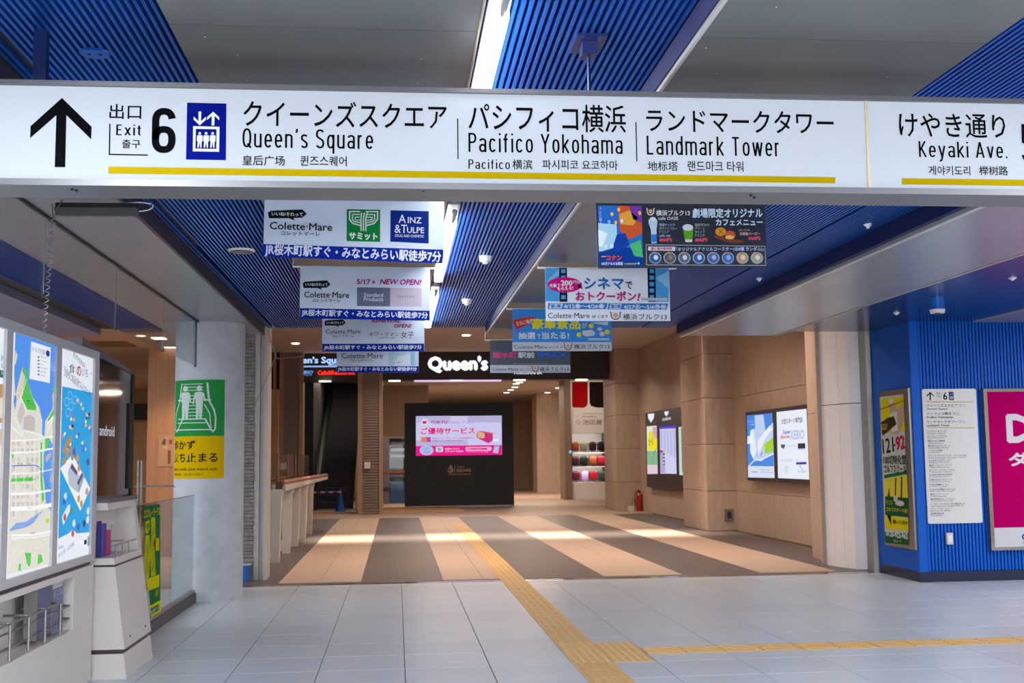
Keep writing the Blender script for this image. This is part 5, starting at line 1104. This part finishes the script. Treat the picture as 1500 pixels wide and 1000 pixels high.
for r_, (zr, row) in enumerate(zip((1.65, 1.15, .62), cols)):
    for c_ in range(4):
        x_ = xa+.2+c_*.31; t_ = thing('school_satchel', '%s school satchel on the %s shelf of the showcase' % (nm[r_][c_], ('top', 'middle', 'bottom')[r_]), 'satchel', (x_, 41.35, zr), 'satchels in the showcase')
        mm = mat('satchel_leather_%d%d' % (r_, c_), row[c_], .3)
        m_ = MB(); v = []; ring = []
        for yy in (41.2, 41.55):
            for k in range(9): a_ = math.pi*k/8; v.append((x_-.125*math.cos(a_), yy, zr+.28+.10*math.sin(a_)))
            v += [(x_+.115, yy, zr+.06), (x_-.115, yy, zr+.06)]
        n_ = 11; obj('body', v, [tuple(range(n_)), tuple(range(n_, 2*n_))[::-1]]+[(i, (i+1) % n_, n_+(i+1) % n_, n_+i)[::-1] for i in range(n_)], mm, t_)
        box('flap', x_-.118, x_+.118, 41.18, 41.2, zr+.1, zr+.34, mm, t_, bevel=.008); box('foot_strap', x_-.05, x_-.02, 41.19, 41.22, zr, zr+.1, mm, t_); box('foot_strap', x_+.02, x_+.05, 41.19, 41.22, zr, zr+.1, mm, t_)
# left rear showcase with reflections
gv = thing('glass_cabinet', 'glass cabinet with pale goods and a blue lower part, left of the video tower', 'cabinet', (0, 40, 0))
xg0, xg1 = U(561, 700, Y=40)[0], U(593, 700, Y=40)[0]+.2
box('side_panel', xg0, xg0+.22, 40, 41, 0, 2.25, mat('violet_side', '#6f6470', .5), gv); box('back', xg0+.22, xg1, 40.9, 41, 0, 2.25, mat('cabinet_back', '#8a6a50', .5), gv)
box('glass_front', xg0+.22, xg1, 40, 40.01, 0, 2.2, GLASS, gv); box('head_frame', xg0+.2, xg1, 39.98, 41, 2.2, 2.25, m_brush, gv)
for z_, c in ((1.98, '#c8d4e0'), (1.76, '#b8c4cc'), (1.55, '#c0ccd4')): box('goods_row', xg0+.26, xg1-.05, 40.3, 40.7, z_, z_+.1, mat('goods_%s' % c[1:], c, .5), gv)
for z_ in (1.50, 1.2, .9): box('shelf', xg0+.24, xg1, 40.1, 40.9, z_, z_+.02, m_brush, gv)
box('blue_base', xg0+.24, xg1, 40.05, 40.8, 0, .7, mat('blue_carpet_goods', '#3a6aa0', .6), gv)
hb = MB().tube([(xg0-.05, 39.6, 1.05), (xg1, 39.6, 1.05)], .04, 10).build('wooden_rail', m_rail, smooth=True); [MB().tube([(x_, 39.6, 0), (x_, 39.6, 1.05)], .02, 8).build('rail_post', m_brush, hb) for x_ in (xg0, xg1-.05)]; tag(hb, 'brown horizontal handrail in front of the rear glass cabinet', 'handrail')
# downlights of the rear ceiling and mall ceiling
k = 0
dl = ('leftmost of the row by the kiosk|'*0)
for px, py, z_ in ((754, 567, 4.24), (748, 571, 4.24), (756, 562, 4.24), (761, 560, 4.24), (742, 575, 4.24), (818, 568, 4.24), (795, 578, 4.24), (802, 575, 4.24), (610, 577, 4.24), (608, 582, 4.24)):
    p = U(px, py, Z=z_); o = MB().cyl((p[0], p[1], z_-.01), .12, .012, 16).build('downlight', m_lampb); tag(o, 'small round downlight in the rear ceiling, '+('fourth of the row above the tower', 'second of the row above the tower', 'fifth of the row above the tower', 'rightmost of the row above the tower', 'leftmost of the row above the tower', 'bright one beside the satchel showcase', 'left of two before the far pier', 'right of two before the far pier', 'nearer of two left of the tower', 'farther of two left of the tower')[k], 'downlight', 'rear ceiling downlights'); k += 1
for px, py in ((683, 491), (433, 503), (980, 497)):
    p = U(px, py, Z=4.44); o = MB().cyl((p[0], p[1], 4.43), .1, .015, 20).build('downlight', m_lampb); tag(o, 'round warm downlight in the passage ceiling, %s' % ('above the white fascia lettering' if px == 683 else 'left, above the escalator sign' if px == 433 else 'by the right stone wall'), 'downlight')

# ================================================================== BLUE WALL SIGNS
gf = thing('golf_poster_case', 'narrow framed golf school poster in yellow and green on the blue side wall', 'poster', (5.98, 13.8, 1.3))
XG = 5.955
def yg(px, py): p = U(px, py, X=XG); return p[1], p[2]
y0, zt0 = yg(1287, 574); y1, zt1 = yg(1330, 571.5); _, zb_ = yg(1336, 805)
box('frame', XG, 5.99, y1, y0, zb_, zt0, m_brush, gf)
P = Panel((XG-.001, 13.8, 0), (0, -1, 0), (0, 0, 1), gf, (1275, 560, .26))
P.poly([(54, 82), (187, 66), (216, 915), (84, 902)], '#c9ccc0', 1, 'sheet')
P.poly([(62, 92), (187, 78), (196, 270), (66, 290)], '#e0cf18', 2); P.poly([(110, 108), (132, 106), (150, 150), (185, 120), (190, 220), (160, 290), (118, 290), (108, 160)], '#c8a88c', 3); P.ell(118, 104, 14, 14, '#dcdcd8', 4, n=12); P.poly([(112, 172), (150, 162), (158, 270), (120, 282)], '#dcdad6', 4); P.line([(58, 152), (186, 104)], 5, '#70603a', 5)
P.poly([(62, 225), (98, 200), (135, 190), (150, 235), (108, 270), (70, 300)], '#3f3a20', 5); P.text('GOLF', 66, 232, 98, 268, '#c8b040', .02, lay=6)
P.text('121', 70, 312, 132, 396, '#1c1c1c', .01, lay=4, rot=.08); P.ell(138, 352, 5, 6, '#1c1c1c', 4); P.text('92', 144, 298, 196, 380, '#c82048', .04, lay=4, rot=.1)
P.text('100切特化型', 76, 408, 202, 462, '#243a24', .02, lay=4); P.text('ゴルフスクール', 78, 462, 204, 510, '#243a24', .02, lay=4); P.poly([(78, 522), (205, 496), (206, 516), (80, 540)], '#2c6a3c', 3)
P.poly([(80, 545), (206, 520), (214, 650), (84, 650)], '#e4d23a', 2); P.line([(145, 540), (142, 650)], 14, '#282828', 4); P.line([(178, 535), (176, 650)], 16, '#282828', 4); P.ell(168, 680, 26, 16, '#d8ccd0', 5, n=12); P.ell(145, 655, 12, 20, '#d0c8cc', 5, n=10)
P.poly([(84, 640), (212, 650), (216, 760), (122, 750), (84, 800)], '#235a34', 3); P.poly([(108, 590), (116, 700), (120, 805), (84, 720)], '#235a34', 4); P.text('ゴルフスクール初!', 92, 705, 214, 730, '#d8cf30', .02, lay=5); P.text('チキンゴルフ', 90, 660, 128, 690, '#d8cf30', 0, lay=5)
P.poly([(84, 745), (216, 770), (216, 838), (86, 820)], '#e0cf18', 4); P.text('体験レッスン受付中!', 128, 775, 212, 800, '#3a3a1c', .02, lay=5); P.poly([(84, 838), (216, 850), (216, 915), (86, 902)], '#2a5f36', 4); P.text('0120-922-962', 92, 842, 214, 874, '#dfe6dc', .04, lay=6); P.text('QRコード', 134, 885, 176, 902, '#d8d0c8', 0, lay=6)
ds = thing('directory_board', 'white rounded directory board with an arrow and a place list on the blue wall', 'sign', (6.5, 13.08, 1.4))
P = facing(13.085, ds, (1340, 550, .23))
a_, b_ = P.px(45, 84); c_, d_ = P.px(432, 942)
aT = (P.px(46, 500)[0]); 
o_ = []
u0, u1 = (P.px(47, 90)[0]+P.px(84, 940)[0])/2, (P.px(392, 90)[0]+P.px(430, 935)[0])/2; v1, v0 = P.px(218, 84)[1], P.px(256, 940)[1]
m_ = MB(); pts = []
for cx, cy_, a0 in ((u1-.02, v0+.02, -90), (u1-.02, v1-.02, 0), (u0+.02, v1-.02, 90), (u0+.02, v0+.02, 180)):
    for k in range(5): a2 = math.radians(a0+90*k/4); pts.append((cx+.02*math.cos(a2), cy_+.02*math.sin(a2)))
n_ = len(pts); v = [P.W(u, w_, 0) for u, w_ in pts]+[P.W(u, w_, -.018) for u, w_ in pts]
obj('board', v, [tuple(range(n_)), tuple(range(n_, 2*n_))[::-1]]+[(i, n_+i, n_+(i+1) % n_, (i+1) % n_) for i in range(n_)], m_white, ds)
P.line([(98, 155), (97, 112)], 8, BK, 2, 'arrow'); P.line([(76, 130), (97, 108), (119, 128)], 6, BK, 2, 'arrow')
P.text('出口', 137, 104, 170, 120, '#606468', 0); P.text('Exit', 142, 124, 166, 136, '#707478', 0); P.text('6', 180, 106, 206, 154, BK, .02); P.rect(217, 103, 247, 156, '#283058', 2); P.rect(222, 130, 243, 150, '#a8b0c4', 3); P.text('↓↑', 223, 108, 242, 126, '#c0c6d8', .02, lay=4)
P.line([(73, 166), (370, 168)], 5, '#e0b860', 2); P.line([(80, 331), (378, 333)], 5, '#e0b860', 2)
for k, (ja, en, xe, xe2) in enumerate((('クイーンズスクエア', "Queen's Square", 270, 208), ('パシフィコ横浜', 'Pacifico Yokohama', 232, 242), ('ランドマークタワー', 'Landmark Tower', 270, 222))):
    P.text(ja, 75, 180+k*52, xe, 200+k*52, '#2c3034', 0); P.text(en, 75, 206+k*52, xe2, 219+k*52, '#3c4044', .01); P.text('皇后广场', xe+10, 181+k*52, xe+45, 188+k*52, '#707478', 0); P.text('퀸즈스퀘어', xe+10, 192+k*52, xe+55, 198+k*52, '#707478', 0)
names = (('ビッグヨーホガーデン', 'Garden', 208), ('ロイヤルパークホテル', 'Royal Park Hotel', 205), ('横浜みなと博物館', 'Yokohama Port Museum', 192), ('横浜みなとみらいホール', 'Yokohama Minato Mirai Hall', 228), ('ベイホテル横浜', 'Bay Hotel Tokyu', 176), ('ヨコハマ グランド インターコンチネンタル', 'InterContinental Yokohama Grand', 334), ('よこはまコスモワールド', 'Yokohama Cosmoworld', 230), ('横浜ワールドポーターズ', 'Yokohama World Porters', 234), ('カップヌードルミュージアム', 'Cupnoodles Museum', 256), ('JICA横浜海外移住資料館', 'Japan Overseas Migration Museum', 238), ('日本丸メモリアルパーク', 'Nippon Maru Memorial Park', 236), ('日本丸訓練センター', 'Nippon Maru Training Center', 218), ('日本丸交流棟前バスのりば', 'Nippon Maru Bus Terminal', 258), ('横浜ハンマーヘッド', 'Yokohama Hammerhead', 214), ('横浜赤煉瓦ゲートウェイ', 'Yokohama Gateway', 256), ('インターコンチネンタル横浜Pier 8', 'InterContinental Yokohama Pier 8', 318), ('マリン アンド ウォーク', 'Marine & Walk', 240), ('新港中央広場', 'Shinko Central Plaza', 184))
for k, (ja, en, xe) in enumerate(names):
    y_ = 348+k*30.8; x_ = 80+k*1.35; P.text(ja, x_, y_, xe, y_+12, '#34383c', .0); P.text(en, x_, y_+15, xe-12, y_+23, '#55595d', 0)
sw = thing('wall_switch', 'small beige switch plate on the blue wall below the directory board', 'switch', (6.4, 13.08, .57)); p0, p1 = U(1385, 780, Y=13.09), U(1395, 797, Y=13.09); box('plate', p0[0], p1[0], 13.06, 13.1, p1[2], p0[2], m_cab, sw, bevel=.004); box('rocker', p0[0]+.015, p1[0]-.015, 13.055, 13.062, p1[2]+.03, p0[2]-.03, m_plate, sw)
pk = thing('pink_poster_case', 'large magenta poster with white lettering in a steel frame at the right edge', 'poster', (7.8, 13.05, 1.3))
P = facing(13.06, pk, (1340, 550, .23))
uL_ = (P.px(430, 90)[0]+P.px(487, 1110)[0])/2; vT, vB = P.px(470, 84)[1], P.px(520, 1112)[1]; uR_ = uL_+1.55
box('frame', uL_, uR_, 13.062, 13.1, EYE+vB, EYE+vT, m_brush, pk)
for a4 in ((uL_, uL_+.045, vB, vT), (uR_-.045, uR_, vB, vT)): box('frame_edge', a4[0], a4[1], 13.045, 13.062, EYE+a4[2], EYE+a4[3], m_steel, pk)
for a4 in ((vT-.035, vT), (vB, vB+.035)): box('frame_edge', uL_+.045, uR_-.045, 13.045, 13.062, EYE+a4[0], EYE+a4[1], m_steel, pk)
vw = P.px(560, 968)[1]
P.uvrect(uL_+.045, vw, uR_-.045, vT-.035, '#b4005e', 1, 'sheet'); P.uvrect(uL_+.045, vB+.035, uR_-.045, vw, '#cfccd2', 1, 'sheet')
P.text('DHC', 582, 240, 1080, 428, '#ded6dc', .04); P.text('ダイエット', 596, 482, 1240, 574, '#ded6dc', .04)
P.view(1340, 660, .17003); P.ell(945, 740, 24, 26, '#40508c', 2, n=18); P.ell(948, 738, 14, 12, '#cfccd2', 3, n=14); P.text('SPORTS', 930, 784, 1060, 796, '#50586c', .02)
